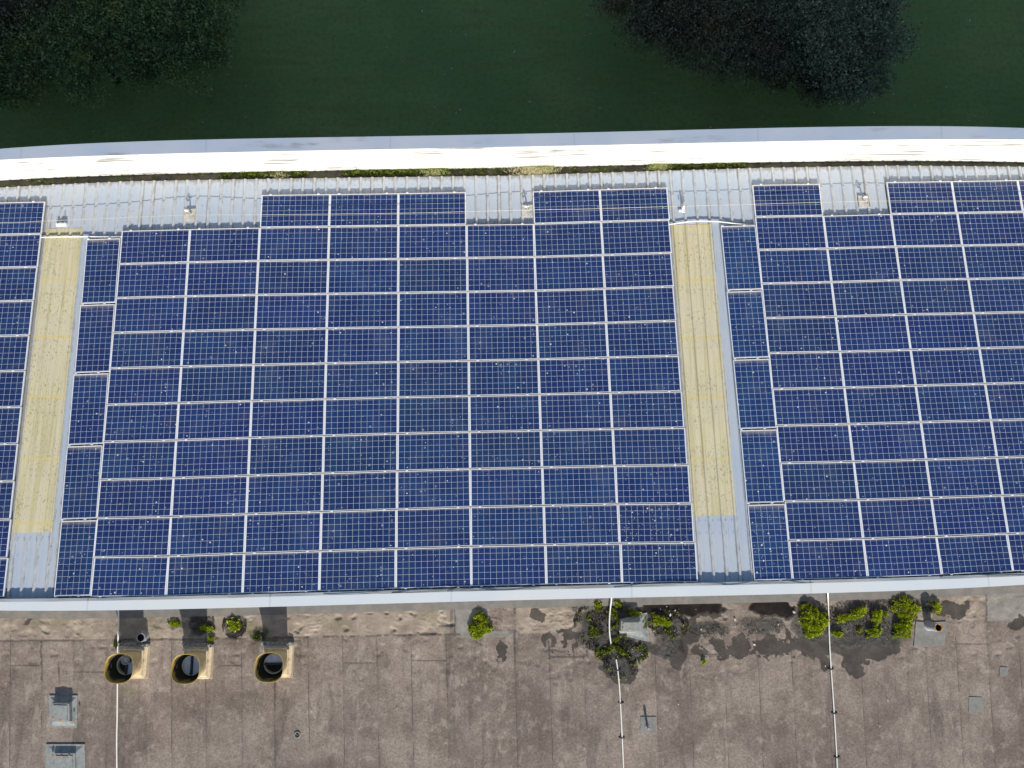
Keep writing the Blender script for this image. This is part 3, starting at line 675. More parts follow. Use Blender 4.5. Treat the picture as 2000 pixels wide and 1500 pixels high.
def grass_tuft(parts, label):
    e = None
    for (pxs, fs, n, L, mat) in parts:
        xx = RNG.normal(pxs[0], pxs[1], n); ff = np.clip(RNG.normal(fs[0], fs[1], n), -.5, .95)
        P = np.array([gut_at(a, b) for a, b in zip(xx, ff)])
        if e is None: e = empty("grass_tuft", gut_at(pxs[0], .5), label, "grass tuft", "grass tufts in the gutter")
        o = link("blades", soup("blades", blades(P, np.tile([0, -.15, 1.0], (n, 1)), L, .006, .9), 4), M[mat], e); under(o, e)
grass_tuft([((1045, 19), (.25, .28), 900, .19, 'dry_grass'), ((1062, 13), (.55, .25), 420, .17, 'green_grass')], "large tuft of straw-coloured grass in the gutter left of centre")
grass_tuft([((850, 12), (.3, .3), 420, .14, 'green_grass'), ((848, 10), (.2, .2), 160, .14, 'dry_grass')], "small pale green grass tuft at the end of the mossy gutter")
grass_tuft([((1284, 10), (.35, .3), 520, .16, 'green_grass'), ((1284, 8), (.2, .2), 120, .15, 'dry_grass')], "upright green grass tuft in the gutter above the right rooflight")
grass_tuft([((545, 9), (.25, .2), 90, .15, 'dry_grass')], "flattened straw-coloured grass in the gutter above the left panels")
# ---------------------------------------------------------------- felt roof of the lower building
BF = empty("flat_roofed_building", (0, -8, 0), "lower flat-roofed building covered in stained brown felt strips", "building")
SEAM = [(-600, -9), (-180, -3), (-48, -1), (18.5, 0), (80, 1), (142, 2), (206, 3), (270, 4), (334, 5), (401, 6), (471, 7), (535, 8), (602, 9), (670, 10), (737, 11), (804, 12), (873, 13), (940, 14), (1007, 15), (1075, 16), (1142, 17), (1212, 18), (1282, 19), (1349, 20), (1417, 21), (1484, 22), (1550, 23), (1618, 24), (1685, 25), (1750, 26), (1813, 27), (1874, 28), (1935, 29), (1997, 30), (2600, 39)]
gx = np.concatenate([np.arange(-700, -40, 20), np.arange(-40, 2040, 2.0), np.arange(2040, 2721, 20)])
gy = np.concatenate([np.arange(1120, 1290, 2.0), np.arange(1290, 1520, 2.5), np.arange(1520, 2150, 18)])
PX, PY = np.meshgrid(gx, gy)
G = on_flat(PX, PY)
X, Y = G[..., 0], G[..., 1]
n1 = fbm(X * 2.2, Y * 2.2, 5, 21); n2 = fbm(X * 7, Y * 7, 4, 33); n3 = fbm(X * 16, Y * 16, 3, 41)
wx = PX + (n1 - .5) * 26 + (n2 - .5) * 20; wy = PY + (fbm(X * 2.2 + 40, Y * 2.2, 5, 22) - .5) * 26 + (fbm(X * 7 + 9, Y * 7, 4, 34) - .5) * 18
def ell(cx, cy, rx_, ry_, soft=.35, a=0.0):
    dx, dy = wx - cx, wy - cy; ca, sa = math.cos(a), math.sin(a)
    q = np.sqrt(((dx * ca + dy * sa) / rx_) ** 2 + ((-dx * sa + dy * ca) / ry_) ** 2)
    return 1 - sstep(1 - soft, 1 + soft * .3, q)
wall_py = np.interp(PX, *zip(*CAPS)) + 14
lap_py = np.interp(PX, [-700, 0, 400, 870, 1100, 1400, 1800, 2000, 2700], [1262, 1252, 1248, 1239, 1236, 1232, 1212, 1208, 1190])
mx = np.maximum
wet = np.zeros_like(X); silt = np.zeros_like(X)
for a in [(978, 1271, 13, 22, .2), (1320, 1192, 78, 22, .25), (1395, 1192, 22, 18, .3), (1212, 1302, 40, 34, .2), (1322, 1272, 28, 36, .25), (1510, 1190, 56, 22, .25), (1440, 1262, 22, 26, .3), (1405, 1262, 16, 14, .3),
          (1690, 1262, 70, 32, .2), (1668, 1298, 24, 26, .25), (1592, 1262, 34, 26, .25), (1610, 1296, 14, 20, .3), (1858, 1190, 36, 17, .2), (1990, 1222, 24, 12, .3), (1350, 1240, 22, 18, .3), (1500, 1262, 34, 20, .35), (1540, 1270, 18, 12, .4), (1055, 1200, 20, 15, .3), (1262, 1268, 24, 14, .3), (1195, 1225, 62, 48, .4), (1120, 1232, 26, 10, .3)]:
    wet = mx(wet, ell(*a[:4], soft=a[4]))
for a in [(1190, 1228, 70, 52, .3), (1225, 1276, 46, 24, .35), (1305, 1226, 36, 26, .35), (1385, 1228, 40, 14, .5), (1485, 1224, 55, 14, .5), (1590, 1216, 46, 40, .25), (1700, 1212, 84, 44, .25), (1690, 1245, 90, 22, .3), (1800, 1186, 22, 16, .3), (1300, 1262, 34, 34, .6), (1210, 1300, 38, 26, .5), (388, 1222, 26, 32, .4), (458, 1220, 24, 26, .35), (342, 1222, 20, 12, .5), (505, 1240, 16, 16, .5), (1140, 1180, 30, 16, .4)]:
    silt = mx(silt, ell(*a[:4], soft=a[4]))
pud = mx(mx(ell(1322, 1190, 74, 20, .2), ell(1508, 1188, 54, 20, .2)), mx(ell(1325, 1262, 20, 20, .4) * .8, ell(1394, 1190, 20, 15, .3)))
patchy = mx(mx(ell(1410, 1270, 60, 26), ell(1500, 1256, 70, 34)), mx(ell(1100, 1256, 40, 30), ell(1340, 1216, 90, 40)))
wet = mx(wet, patchy * sstep(.50, .56, n2 * .6 + n1 * .4))
sand = (1 - sstep(-3, 3, PY - lap_py)) * np.where(PX < 880, 1.0, np.where(PX < 1010, .0, np.where(PX < 1130, .9, np.where(PX > 1850, .85, .45))))
sand = sand * (0.55 + .45 * sstep(.35, .6, n1))
inside = lambda poly: np.logical_and.reduce([((b[0] - a[0]) * (wy * .3 + PY * .7 - a[1]) - (b[1] - a[1]) * (wx * .15 + PX * .85 - a[0])) > 0 for a, b in zip(poly, poly[1:] + poly[:1])])
grey = (inside([(884, 1160), (1012, 1150), (1012, 1244), (888, 1246)]) & ((PX < 958) | (PY > 1232) | (PY < 1184))).astype(float)
grey = mx(grey, inside([(1919, 1130), (2700, 1100), (2700, 1200), (1926, 1213)]).astype(float) * .9)
green = mx(mx(ell(280, 1215, 60, 14), ell(100, 1212, 60, 14)) * .5, mx(ell(255, 1350, 22, 14), mx(ell(660, 1218, 30, 14), ell(840, 1200, 24, 14))) * .6)
green = mx(green, mx(ell(500, 1235, 26, 22), ell(1300, 1200, 120, 20) * .3))
edge = (np.abs(PY - lap_py) < 1.6) * (PX < 900) * (n2 > .38)
for x0, x1, y in ((18, 80, 1300), (142, 206, 1313), (430, 471, 1299), (671, 737, 1294), (804, 873, 1290), (1075, 1142, 1283), (1349, 1410, 1278), (1484, 1548, 1274), (1862, 1930, 1258), (1212, 1240, 1281), (592, 602, 1298), (1282, 1349, 1278)):
    edge = mx(edge, (np.abs(PY - y) < 1.3) * (PX > x0) * (PX < x1))
for x0, y0, y1 in ((80, 1250, 1330), (888, 1180, 1244), (1005, 1176, 1200), (1926, 1150, 1212), (536, 1330, 1380), (115, 1290, 1336), (1005, 1230, 1300), (1072, 1250, 1290), (1146, 1262, 1286)):
    edge = mx(edge, (np.abs(PX - x0 - (PY - y0) * .02 - (n2 - .5) * 6) < 1.6) * (PY > y0) * (PY < y1))
stickm = (np.abs((PX - 66) * .80 + (PY - 1199) * .60) < 4.0) * (PY < 1221) * (PY > 1180)
# real relief: wrinkles near the wall, silt lumps, gentle ponding
band = sstep(0, 6, PY - wall_py) * (1 - sstep(lap_py - 4, lap_py + 2, PY)) * (1 - silt * .7)
rn = fbm(X * 3.5 + n1 * 1.2, Y * 9 + n1 * 2, 3, 55)
ridge = 1 - np.abs(rn - .5) * 2
dents = -sstep(.60, .74, fbm(X * 4.6, Y * 6.4 + n1, 2, 61))
Z = band * (0.012 * sstep(.86, .97, ridge) * sstep(.5, .6, n1) + 0.014 * dents * (1 + 1.0 * ((PX > 500) & (PX < 890))) + .010 * (n2 - .5)) * np.where(grey > .5, .45, 1.0)
low = sstep(lap_py, lap_py + 4, PY) * (1 - sstep(lap_py + 40, lap_py + 150, PY))
Z += low * (-.014 * sstep(.60, .76, fbm(X * 4.2, Y * 5.2, 2, 71)) + .010 * (n2 - .5))
Z += silt * (0.016 * (n3 - .4) + .012 * fbm(X * 30, Y * 30, 2, 77))
Z += .006 * (fbm(X * .9, Y * .9, 3, 81) - .5) + .004 * (n3 - .5)
sx_ = PX - (PX - 228) * 3.8e-5 * (PY - 1380)
su = np.interp(sx_, *zip(*SEAM))
fr = su - np.floor(su)
Z += 0.004 * fr * sstep(0, 4, PY - lap_py)
Z *= 1 - .85 * wet * (1 - silt)
Z *= (np.abs(PX - 1000) < 1060) * (PY < 1520)
G[..., 2] += Z
fme = gridmesh("felt_roof", G)
nvt = G.shape[0] * G.shape[1]
def pattr(name, arrs):
    a = fme.attributes.new(name, 'FLOAT_COLOR', 'POINT')
    d = np.zeros((nvt, 4), np.float32)
    for i, q in enumerate(arrs): d[:, i] = np.asarray(q, np.float32).ravel()
    a.data.foreach_set("color", d.ravel())
pattr("m1", [wet, silt, sand, grey]); pattr("m2", [green, edge, mx(0, stickm), pud]); pattr("su", [su / 60 + .3, (PY - 1100) / 1200, np.zeros_like(X), np.zeros_like(X)])
def felt_mat():
    k = NT("stained_roof_felt"); co = k.coord()
    a1 = k.n("Attribute", attribute_name="m1"); s1 = k.n("SeparateColor", i_0=a1.outputs["Color"]).outputs
    a2 = k.n("Attribute", attribute_name="m2"); s2 = k.n("SeparateColor", i_0=a2.outputs["Color"]).outputs
    a3 = k.n("Attribute", attribute_name="su"); s3 = k.n("SeparateColor", i_0=a3.outputs["Color"]).outputs
    su = k.math('MULTIPLY', k.math('SUBTRACT', s3[0], .3), 60)
    strip = k.math('FLOOR', su); rs = k.n("TexWhiteNoise", noise_dimensions='1D', i_W=strip).outputs["Value"]
    yv = s3[1]
    big = k.noise(co, 0.75, 5, .6); mid = k.noise(co, 3.2, 5, .65); fine = k.noise(co, 22, 4, .7)
    col = k.mix(k.ramp(big, .32, .68), (0.195, 0.154, 0.128), (0.345, 0.286, 0.242))
    col = k.mix(k.math('MULTIPLY', k.ramp(mid, .50, .72), .70), col, (0.43, 0.37, 0.315))
    streak = k.noise(k.vmath('MULTIPLY', co, (3.4, .55, 1)), 1.0, 5, .6)
    col = k.mix(k.math('MULTIPLY', k.ramp(streak, .50, .72), .55), col, (0.095, 0.079, 0.068))
    col = k.mix(k.math('MULTIPLY', rs, .22), col, (0.10, 0.086, 0.078))
    col = k.mix(k.math('MULTIPLY', k.ramp(fine, .35, .70), .75), col, k.mix(1.0, col, (0.50, 0.49, 0.48), 'MULTIPLY'))
    grit = k.noise(co, 58, 3, .8)
    col = k.mix(k.math('MULTIPLY', k.ramp(grit, .50, .66), .40), col, (0.075, 0.064, 0.056))
    col = k.mix(k.math('MULTIPLY', k.ramp(k.noise(co, 12.5, 5, .8), .58, .70), .45), col, (0.40, 0.345, 0.30))
    col = k.mix(k.math('MULTIPLY', k.ramp(k.noise(k.vmath('MULTIPLY', co, (2.2, .8, 1)), 1.7, 5, .7), .56, .68), .45), col, (0.37, 0.32, 0.275))
    pale = k.ramp(k.noise(co, 5.5, 5, .75), .63, .76)
    col = k.mix(k.math('MULTIPLY', pale, .6), col, (0.46, 0.40, 0.345))
    sandc = k.mix(k.ramp(mid, .35, .7), (0.275, 0.228, 0.18), (0.40, 0.335, 0.265))
    col = k.mix(k.math('MULTIPLY', s1[2], .85), col, sandc)
    greyc = k.mix(k.ramp(mid, .35, .7), (0.215, 0.21, 0.19), (0.29, 0.28, 0.255))
    col = k.mix(k.math('MULTIPLY', a1.outputs["Alpha"], .85), col, greyc)
    col = k.mix(k.math('MULTIPLY', s2[0], .45), col, (0.115, 0.125, 0.040))
    fs = k.math('FRACT', su)
    seam = k.math('LESS_THAN', k.math('ABSOLUTE', k.math('SUBTRACT', k.math('ADD', fs, k.math('MULTIPLY', k.math('SUBTRACT', mid, .5), .035)), .018)), .009)
    below = k.math('GREATER_THAN', yv, 0.118)
    seam = k.math('MULTIPLY', k.math('MULTIPLY', seam, below), k.ramp(k.noise(co, 1.3, 4, .6), .44, .60))
    soft = k.math('MULTIPLY', k.ramp(k.math('SUBTRACT', .16, fs), 0, .16), below)
    col = k.mix(k.math('MULTIPLY', soft, .22), col, (0.085, 0.072, 0.066))
    col = k.mix(k.math('MULTIPLY', k.math('MAXIMUM', seam, s2[1]), .62), col, (0.042, 0.037, 0.034))
    wetm = k.ramp(k.math('ADD', s1[0], k.math('MULTIPLY', k.math('SUBTRACT', fine, .5), .35)), .30, .56)
    col = k.mix(k.math('MULTIPLY', wetm, .90), col, k.mix(k.ramp(mid, .3, .7), (0.036, 0.031, 0.027), (0.066, 0.058, 0.051)))
    col = k.mix(a2.outputs["Alpha"], col, k.mix(k.ramp(mid, .35, .7), (0.016, 0.012, 0.009), (0.030, 0.024, 0.018)))
    rim = k.math('MULTIPLY', k.ramp(wetm, .02, .35), k.math('SUBTRACT', 1.0, k.ramp(wetm, .35, .8)))
    col = k.mix(k.math('MULTIPLY', rim, .55), col, (0.07, 0.055, 0.042))
    col = k.mix(k.math('MULTIPLY', s1[1], k.ramp(fine, .15, .6)), col, k.mix(k.ramp(fine, .4, .62), (0.028, 0.027, 0.024), (0.085, 0.082, 0.074)))
    col = k.mix(s2[2], col, (0.075, 0.058, 0.05))
    dots = k.n("TexVoronoi", i_Vector=co, i_Scale=3.2)
    dm = k.math('MULTIPLY', k.math('LESS_THAN', dots.outputs["Distance"], .045), k.math('GREATER_THAN', k.n("SeparateColor", i_0=dots.outputs["Color"]).outputs[0], .72))
    col = k.mix(k.math('MULTIPLY', dm, .8), col, (0.50, 0.46, 0.40))
    h = k.math('ADD', k.math('MULTIPLY', fine, .6), k.math('ADD', k.math('MULTIPLY', mid, 1.4), k.math('MULTIPLY', seam, -.8)))
    k.bump(h, .55, .018)
    rough = k.math('SUBTRACT', .92, k.math('MULTIPLY', k.math('MULTIPLY', a2.outputs["Alpha"], k.math('SUBTRACT', 1, s1[1])), .75))
    return k.out(col, rough, spec=.3)
fo = under(link("felt_roof", fme, felt_mat(), BF), BF)
# upstand against the higher wall
cols = []
for x in np.arange(-800, 2801, 50):
    w = on_flat(x, np.interp(x, *zip(*CAPS)) + 15)
    yw = wall_y(w[0])
    cols.append([np.array([w[0], max(w[1] + .45, yw), FLAT_Z + .34]), np.array([w[0], max(w[1] + .38, yw - .06), FLAT_Z + .11]), np.array([w[0], w[1], FLAT_Z + .016])])
u_ = along(cols, "felt_upstand", [M['upstand']], [0, 0], BF)
mb = MB()
for zc in (0,):
    V = [(-40, -22, 0), (40, -22, 0), (40, -22, FLAT_Z - .05), (-40, -22, FLAT_Z - .05)]
    mb.add(V, [(0, 1, 2, 3)])
under(mb.build("end_wall", M['wall'], BF), BF)
def patch(poly, h, label=None):
    P = [on_flat(x, y, h) for x, y in poly]; mb = MB()
    mb.hexa([p - np.array([0, 0, .02]) for p in P][::-1], P[::-1]) if False else mb.hexa([p - np.array([0, 0, .03]) for p in P], P)
    o = under(mb.build("felt_patch", M['patch'], BF), BF)
    bm = bmesh.new(); bm.from_mesh(o.data); bmesh.ops.recalc_face_normals(bm, faces=bm.faces); bm.to_mesh(o.data); bm.free()
    return o
patch([(1785, 1262), (1815, 1263.5), (1845, 1261), (1848, 1214), (1818, 1215.5), (1789, 1214)], .020)
patch([(1250, 1431), (1282, 1431), (1282, 1400), (1251, 1400)], .016)
patch([(1892, 1392), (1921, 1390), (1919, 1362), (1893, 1361)], .012)
patch([(1952, 1322), (1970, 1320), (1968, 1303), (1953, 1303)], .012)

# ---------------------------------------------------------------- fan cowls
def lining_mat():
    k = NT("lichen_and_painted_shade_lining"); co = k.coord(); z = k.n("SeparateXYZ", i_0=co).outputs[2]
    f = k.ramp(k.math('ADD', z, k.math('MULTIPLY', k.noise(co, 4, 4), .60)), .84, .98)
    col = k.mix(f, k.mix(k.noise(co, 9, 3), (0.030, 0.032, 0.028), (0.065, 0.060, 0.035)), k.mix(k.noise(co, 14, 3), (0.50, 0.34, 0.08), (0.26, 0.19, 0.06)))  # mustard lichen at the rim; interior shade painted near-black below it
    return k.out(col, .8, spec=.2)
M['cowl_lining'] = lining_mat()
def superring(r, z, n, ex, cx=0, cy=0, rot=0):
    out = []
    for i in range(n):
        a = 2 * math.pi * i / n + rot; c, s = math.cos(a), math.sin(a)
        q = (abs(c) ** ex + abs(s) ** ex) ** (-1 / ex); out.append((cx + r * q * c, cy + r * q * s, z))
    return out
def lathe(mb, rings, m=0, close=False):
    n = len(rings[0]); b = len(mb.v)
    mb.add([p for r in rings for p in r], [(i * n + k, i * n + (k + 1) % n, (i + 1) * n + (k + 1) % n, (i + 1) * n + k) for i in range(len(rings) - 1) for k in range(n)], m)
def half_disc(r, z, a0, a1, n=16, t=.012):
    bot = [(r * math.cos(a), r * math.sin(a), z) for a in np.linspace(a0, a1, n)]
    return bot, [(x, y, z + t) for x, y, _ in bot]
def cowl(px, py, label, variant, rz=0.0):
    c = on_flat(px, py)
    e = empty("fan_cowl", c, label, "fan cowl", "yellowed fan cowls on the felt roof", (0, 0, rz)); H = .74
    mb = MB(); mb.box(-.40, .43, -.44, .44, -.03, .10, taper=.025); mb.box(-.33, .33, -.36, .36, .10, .16, taper=.02); bo = mb.build("base", M['cowl_base'], e, bevel=.012)
    mb = MB(); n = 40
    prof = [(.30, .15, 4), (.305, .22, 3.6), (.32, .36, 3.2), (.345, .52, 2.9), (.37, .66, 2.7), (.38, H, 2.7)]
    lathe(mb, [superring(r, z, n, ex) for r, z, ex in prof])
    ho = mb.build("housing", M['cowl'], e, smooth=True)
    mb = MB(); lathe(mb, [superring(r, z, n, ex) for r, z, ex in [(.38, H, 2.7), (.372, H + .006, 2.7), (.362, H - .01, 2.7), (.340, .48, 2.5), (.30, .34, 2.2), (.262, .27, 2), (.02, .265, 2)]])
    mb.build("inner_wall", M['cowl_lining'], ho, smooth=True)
    mb = MB(); lathe(mb, [superring(r, z, n, 2) for r, z in [(.262, .26), (.262, .37), (.236, .37), (.236, .26)]]); to = mb.build("throat_ring", M['cream_ring'], e)
    mb = MB()
    if variant == 3: mb.box(-.245, .245, -.026, .026, .33, .385)
    else: mb.box(-.026, .026, -.245, .245, .33, .385)
    mb.build("hinge_bar", M['dark_metal'], to)
    pi = math.pi
    sets = {1: [(-pi / 2, pi / 2 - .9)], 2: [(-pi / 2, pi / 2), (pi / 2, 3 * pi / 2)], 3: [(0, pi)]}[variant]
    for a0, a1 in sets:
        mb = MB(); bt = half_disc(.232, .325, a0, a1)
        if variant == 1: bt = ([(0, 0, .325)] + bt[0], [(0, 0, .337)] + bt[1])
        mb.hexa(bt[0], bt[1]); mb.build("damper_blade", M['blade'], to)
    if variant == 1:
        mb = MB()
        r, cx, cy = .115, -.02, .13
        for ri in (.115, .08, .045): mb.tube([(cx + ri * math.cos(a), cy + ri * math.sin(a), .40) for a in np.linspace(0, 2 * pi, 21)], .008, 5)
        for a in np.linspace(0, pi, 5)[:-1]: mb.tube([(cx + r * math.cos(a), cy + r * math.sin(a), .40), (cx - r * math.cos(a), cy - r * math.sin(a), .40)], .006, 5)
        mb.build("finger_guard", M['blade'], to)
    mb = MB(); rngc = random.Random(int(px))
    for i in range(26):
        x = -.40 + .8 * i / 25; s = rngc.uniform(.025, .06); mb.box(x - s, x + s, .40, .46 + rngc.uniform(0, .05), -.02, rngc.uniform(.06, .13), taper=.015)
    mb.build("mortar_fillet", M['mineral'], bo)
    return e
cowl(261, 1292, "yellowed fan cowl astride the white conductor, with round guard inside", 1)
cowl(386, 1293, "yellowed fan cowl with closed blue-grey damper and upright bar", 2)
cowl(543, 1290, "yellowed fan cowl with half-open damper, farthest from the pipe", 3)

# ---------------------------------------------------------------- pipes, boxes, post
def pipe(px, py, r, h, label, lean=(0, 0), mat='grey_pipe', lich=False):
    c = on_flat(px, py); e = empty("vent_pipe", c, label, "vent pipe")
    mb = MB(); n = 24; lx, ly = lean
    rr = [(r * 1.28, 0), (r * 1.12, .03), (r, .05), (r, h)]
    lathe(mb, [superring(q, z, n, 2, lx * z / h, ly * z / h) for q, z in rr] + [superring(q, z, n, 2, lx * z / h, ly * z / h) for q, z in [(r * .99, h + .004), (r * .80, h + .004), (r * .78, h - .02)]])
    mb.build("tube", M[mat], e, smooth=False)
    mb = MB(); lathe(mb, [superring(r * .78, h - .02, n, 2, lx, ly), superring(r * .74, .06, n, 2), superring(.001, .06, n, 2)]); mb.build("bore", M['bore'], e)
    if lich:
        mb = MB()
        for i in range(22):
            a = RNG.uniform(0, 6.28); q = r * RNG.uniform(.80, .97); s = RNG.uniform(.008, .02)
            mb.box(lx + q * math.cos(a) - s, lx + q * math.cos(a) + s, ly + q * math.sin(a) - s, ly + q * math.sin(a) + s, h - .002, h + .012, taper=s * .4)
        mb.build("lichen", M['lichen'], e)
pipe(281, 1243, 0.125, .17, "grey open vent pipe standing above the conductor cowl's base")
pipe(1813, 1222, .115, .38, "grey vent pipe with orange lichen rim on its square grey patch", (.06, .02), lich=True)
def roof_box(skirt, top, h, label, lich, lid=True):
    S = [on_flat(x, y, .012) for x, y in skirt]; T0 = [on_z(x, y, FLAT_Z + h) for x, y in top]
    c = sum(S) / 4; e = empty("roof_box", c, label, "roof box", "felt-covered boxes on the flat roof")
    cz = np.array([c[0], c[1], 0])
    S = [p - c for p in S]; Tp = [p - c for p in T0]; B0 = [np.array([p[0] * 1.04, p[1] * 1.04, .05]) for p in Tp]
    mb = MB(); mb.hexa([p - np.array([0, 0, .05]) for p in S], [p * 0.995 + np.array([0, 0, .012]) for p in S]); mb.hexa([p * .97 for p in S], B0); mb.build("skirt", M['mineral'], e)
    mb = MB(); mb.hexa(B0, [p + 0 for p in Tp]); bo = mb.build("body", M['mineral'], e, bevel=.01)
    if lid:
        ct = sum(Tp) / 4
        q = [ct + (p - ct) * .80 for p in Tp]; mb = MB(); mb.hexa([p - np.array([0, 0, .01]) for p in q], [p + np.array([0, 0, .014]) for p in q]); mb.build("lid", M['mineral'], bo, bevel=.006)
    for x, y, s in lich:
        mb = MB(); p = on_z(x, y, FLAT_Z + h) - c; p[2] += .014
        n = 9; ring = [p + np.array([s * RNG.uniform(.7, 1.1) * math.cos(a), s * RNG.uniform(.7, 1.1) * math.sin(a), 0]) for a in np.linspace(0, 2 * math.pi, n, endpoint=False)]
        mb.hexa([r - np.array([0, 0, .03]) for r in ring], [r + np.array([0, 0, .006]) for r in ring])
        mb.build("lichen_spot", M['lichen'], bo)
    return e
roof_box([(97, 1421), (151, 1421), (152, 1358), (96, 1358)], [(100, 1410), (136, 1410.5), (135, 1374), (101, 1373)], .17, "grey felted roof box casting a square shadow, upper of two", [(104.5, 1403, .034), (119.5, 1407.5, .022), (140, 1411.5, .02), (149, 1407, .016)])
roof_box([(88, 1522), (168, 1522), (166, 1453), (90, 1453)], [(106, 1519), (147, 1519), (146, 1471), (106, 1471)], .10, "low wide grey felted roof box cut by the photo's bottom border", [(101, 1475, .022), (110, 1477, .014), (120, 1477.5, .024), (135.5, 1476, .026)])
roof_box([(1211, 1240), (1268, 1254), (1264, 1196), (1208, 1210)], [(1212, 1234), (1253, 1234.5), (1252, 1213), (1213, 1213)], .24, "small grey felted roof box amid moss beside the curved conductor", [(1217.5, 1227, .028), (1231, 1229, .028), (1217, 1219, .014)], True)
c = on_flat(1264, 1418); e = empty("vent_post", c, "thin grey post on a small square felt patch", "post")
mb = MB(); mb.tube([(0, 0, 0), (0, 0, .03)], [.07, .045], 12); mb.tube([(0, 0, .02), (.0, .0, .20)], .030, 12); mb.build("tube", M['mineral'], e)
mb = MB(); mb.tube([(0, 0, .19), (0, 0, .235)], [.042, .03], 12); mb.build("cap", M['grey_pipe'], e)
c = on_flat(581, 1435); e = empty("roof_outlet", c, "small round ring fitting set alone in the brown felt", "roof fitting")
mb = MB(); ring = [(.075 * math.cos(a), .075 * math.sin(a), .012) for a in np.linspace(0, 2 * math.pi, 19)]; mb.tube(ring, .014, 6); mb.build("ring", M['mineral'], e)
mb = MB(); mb.tube([(0, 0, 0), (0, 0, .03)], .034, 10); mb.build("stud", M['dark_metal'], e)

# ---------------------------------------------------------------- lightning conductors
def conductor(pts, clips, label, w=.019, mat='white_tape'):
    P = spline([on_flat(x, y, h) for x, y, h in pts], 8)
    e = empty("lightning_conductor", P[-1], label, "conductor", "white lightning conductors on the felt roof")
    for q in ([P] if not isinstance(pts[0], list) else pts):
        mb = MB(); mb.tube(q, w, 8); under(mb.build("tape", M[mat], e), e)
    for x, y in clips:
        cc = on_flat(x, y, .02); mb = MB(); mb.box(cc[0] - .085, cc[0] + .085, cc[1] - .012, cc[1] + .012, cc[2] - .03, cc[2] + .002, taper=.004); mb.box(cc[0] - .035, cc[0] + .035, cc[1] - .022, cc[1] + .022, cc[2], cc[2] + .032, taper=.006); under(mb.build("clip", M['dark_metal'], e), e)
    return e
conductor([(231, 1185, .30), (231.5, 1200, .12), (231, 1240, .05), (230, 1265, .03), (229.5, 1340, .03), (229, 1400, .03), (228, 1450, .03), (228.5, 1540, .03), (229, 1900, .03)], [(229, 1334)], "straight white conductor passing under the leftmost cowl")
e = conductor([(1195, 1160, .34), (1194, 1172, .16), (1190.5, 1205, .07), (1190.5, 1235, .05), (1193.5, 1258, .03)], [], "curved white conductor beside the mossy box, ending in moss", .019, 'white_plastic')
conductor([(1203.5, 1288, .02), (1206.5, 1308, .03), (1210, 1345, .03), (1213, 1400, .03), (1216, 1460, .03), (1219, 1540, .03), (1232, 1900, .03)], [(1207, 1309), (1213, 1373), (1214.5, 1441)], "white conductor emerging from the moss and crossing beside the post", .018)
conductor([(1616.5, 1150, .34), (1617, 1164, .12), (1618, 1190, .04), (1619.5, 1240, .04), (1622, 1290, .03), (1627, 1360, .03), (1632, 1440, .03), (1636, 1520, .03), (1652, 1900, .03)], [(1623, 1307), (1630, 1393), (1635, 1479)], "white conductor right of the big round moss cushion", .018)

# ---------------------------------------------------------------- moss cushions
def cushion(px, py, rx_px, ry_px, label, h=.15, n=1400, mat='moss', rot=0.0, size=.045, grp="moss cushions on the felt roof", yel=1.0):
    c = on_flat(px, py); s = 1 / 69.0; a, b = rx_px * s, ry_px * s
    e = empty("moss_cushion", c, label, "moss cushion", grp, (0, 0, rot))
    nn = 22; mb = MB(); seed = int(px * 7 + py); n = int(n * 1.6)
    def rad_(t): return 1 + .42 * (vnoise(np.array([math.cos(t) * 1.7 + 9.]), np.array([math.sin(t) * 1.7 + seed * .37]), seed)[0] - .5) * 2
    rings = []
    for q, z in ((1.03, -.02), (.95, .25), (.75, .62), (.45, .9), (.05, 1.0)):
        rings.append([(a * q * rad_(t) * math.cos(t), b * q * rad_(t) * math.sin(t), z * h * .8) for t in np.linspace(0, 2 * math.pi, nn, endpoint=False)])
    lathe(mb, rings); mb.build("mound", M['soil'], e, smooth=True)
    t = RNG.uniform(0, 6.283, n); q = np.sqrt(RNG.uniform(0, 1, n)); rr = np.array([rad_(x) for x in t])
    P = np.stack([a * q * rr * np.cos(t), b * q * rr * np.sin(t), 0 * q], 1); lump = .75 + .5 * vnoise(P[:, 0] * 14 + seed, P[:, 1] * 14, 3)
    P[:, 2] = h * .8 * np.sqrt(np.clip(1 - q ** 2.2, 0, 1)) * lump
    kp = fbm(P[:, 0] * 16 + seed, P[:, 1] * 16, 2, seed) + .30 * (1 - q) > .47; P = P[kp]; n = len(P)
    up = np.stack([P[:, 0] / a * .55, P[:, 1] / b * .55, np.ones(n) * .8], 1)
    link("leaves", soup("moss_leaves", leaf_cloud(P, up, size, .55), 3), M[mat], e)
    return e
cushion(937, 1223, 22, 24, "round green moss cushion alone on the grey felt patch", .16, 2200, size=.05)
cushion(1588, 1210, 26, 31, "biggest round bright moss cushion left of the right conductor", .24, 3600, size=.05)
cushion(1767, 1190, 22, 20, "broad bright moss clump nearest the eave left of the pipe", .15, 2000)
cushion(1762, 1226, 21, 17, "shaded moss clump left of the pipe's grey patch", .17, 1700, rot=.5)
cushion(1669, 1199, 22, 9, "long slanting moss clump right of the right conductor", .12, 900, rot=.45)
cushion(1709, 1203, 10, 15, "upright bright moss clump in the silt between two larger ones", .13, 900, rot=-.4)
cushion(1704, 1232, 19, 9, "lower slanting moss clump in the silt", .12, 900, rot=.7)
cushion(1640, 1208, 8, 7, "small bright moss clump beside the right conductor", .10, 360)
cushion(1635, 1237, 10, 6, "small moss clump at the lower right of the right conductor", .10, 380)
cushion(1678, 1231, 4, 4, "tiny moss tuft among the right-hand clumps", .05, 110)
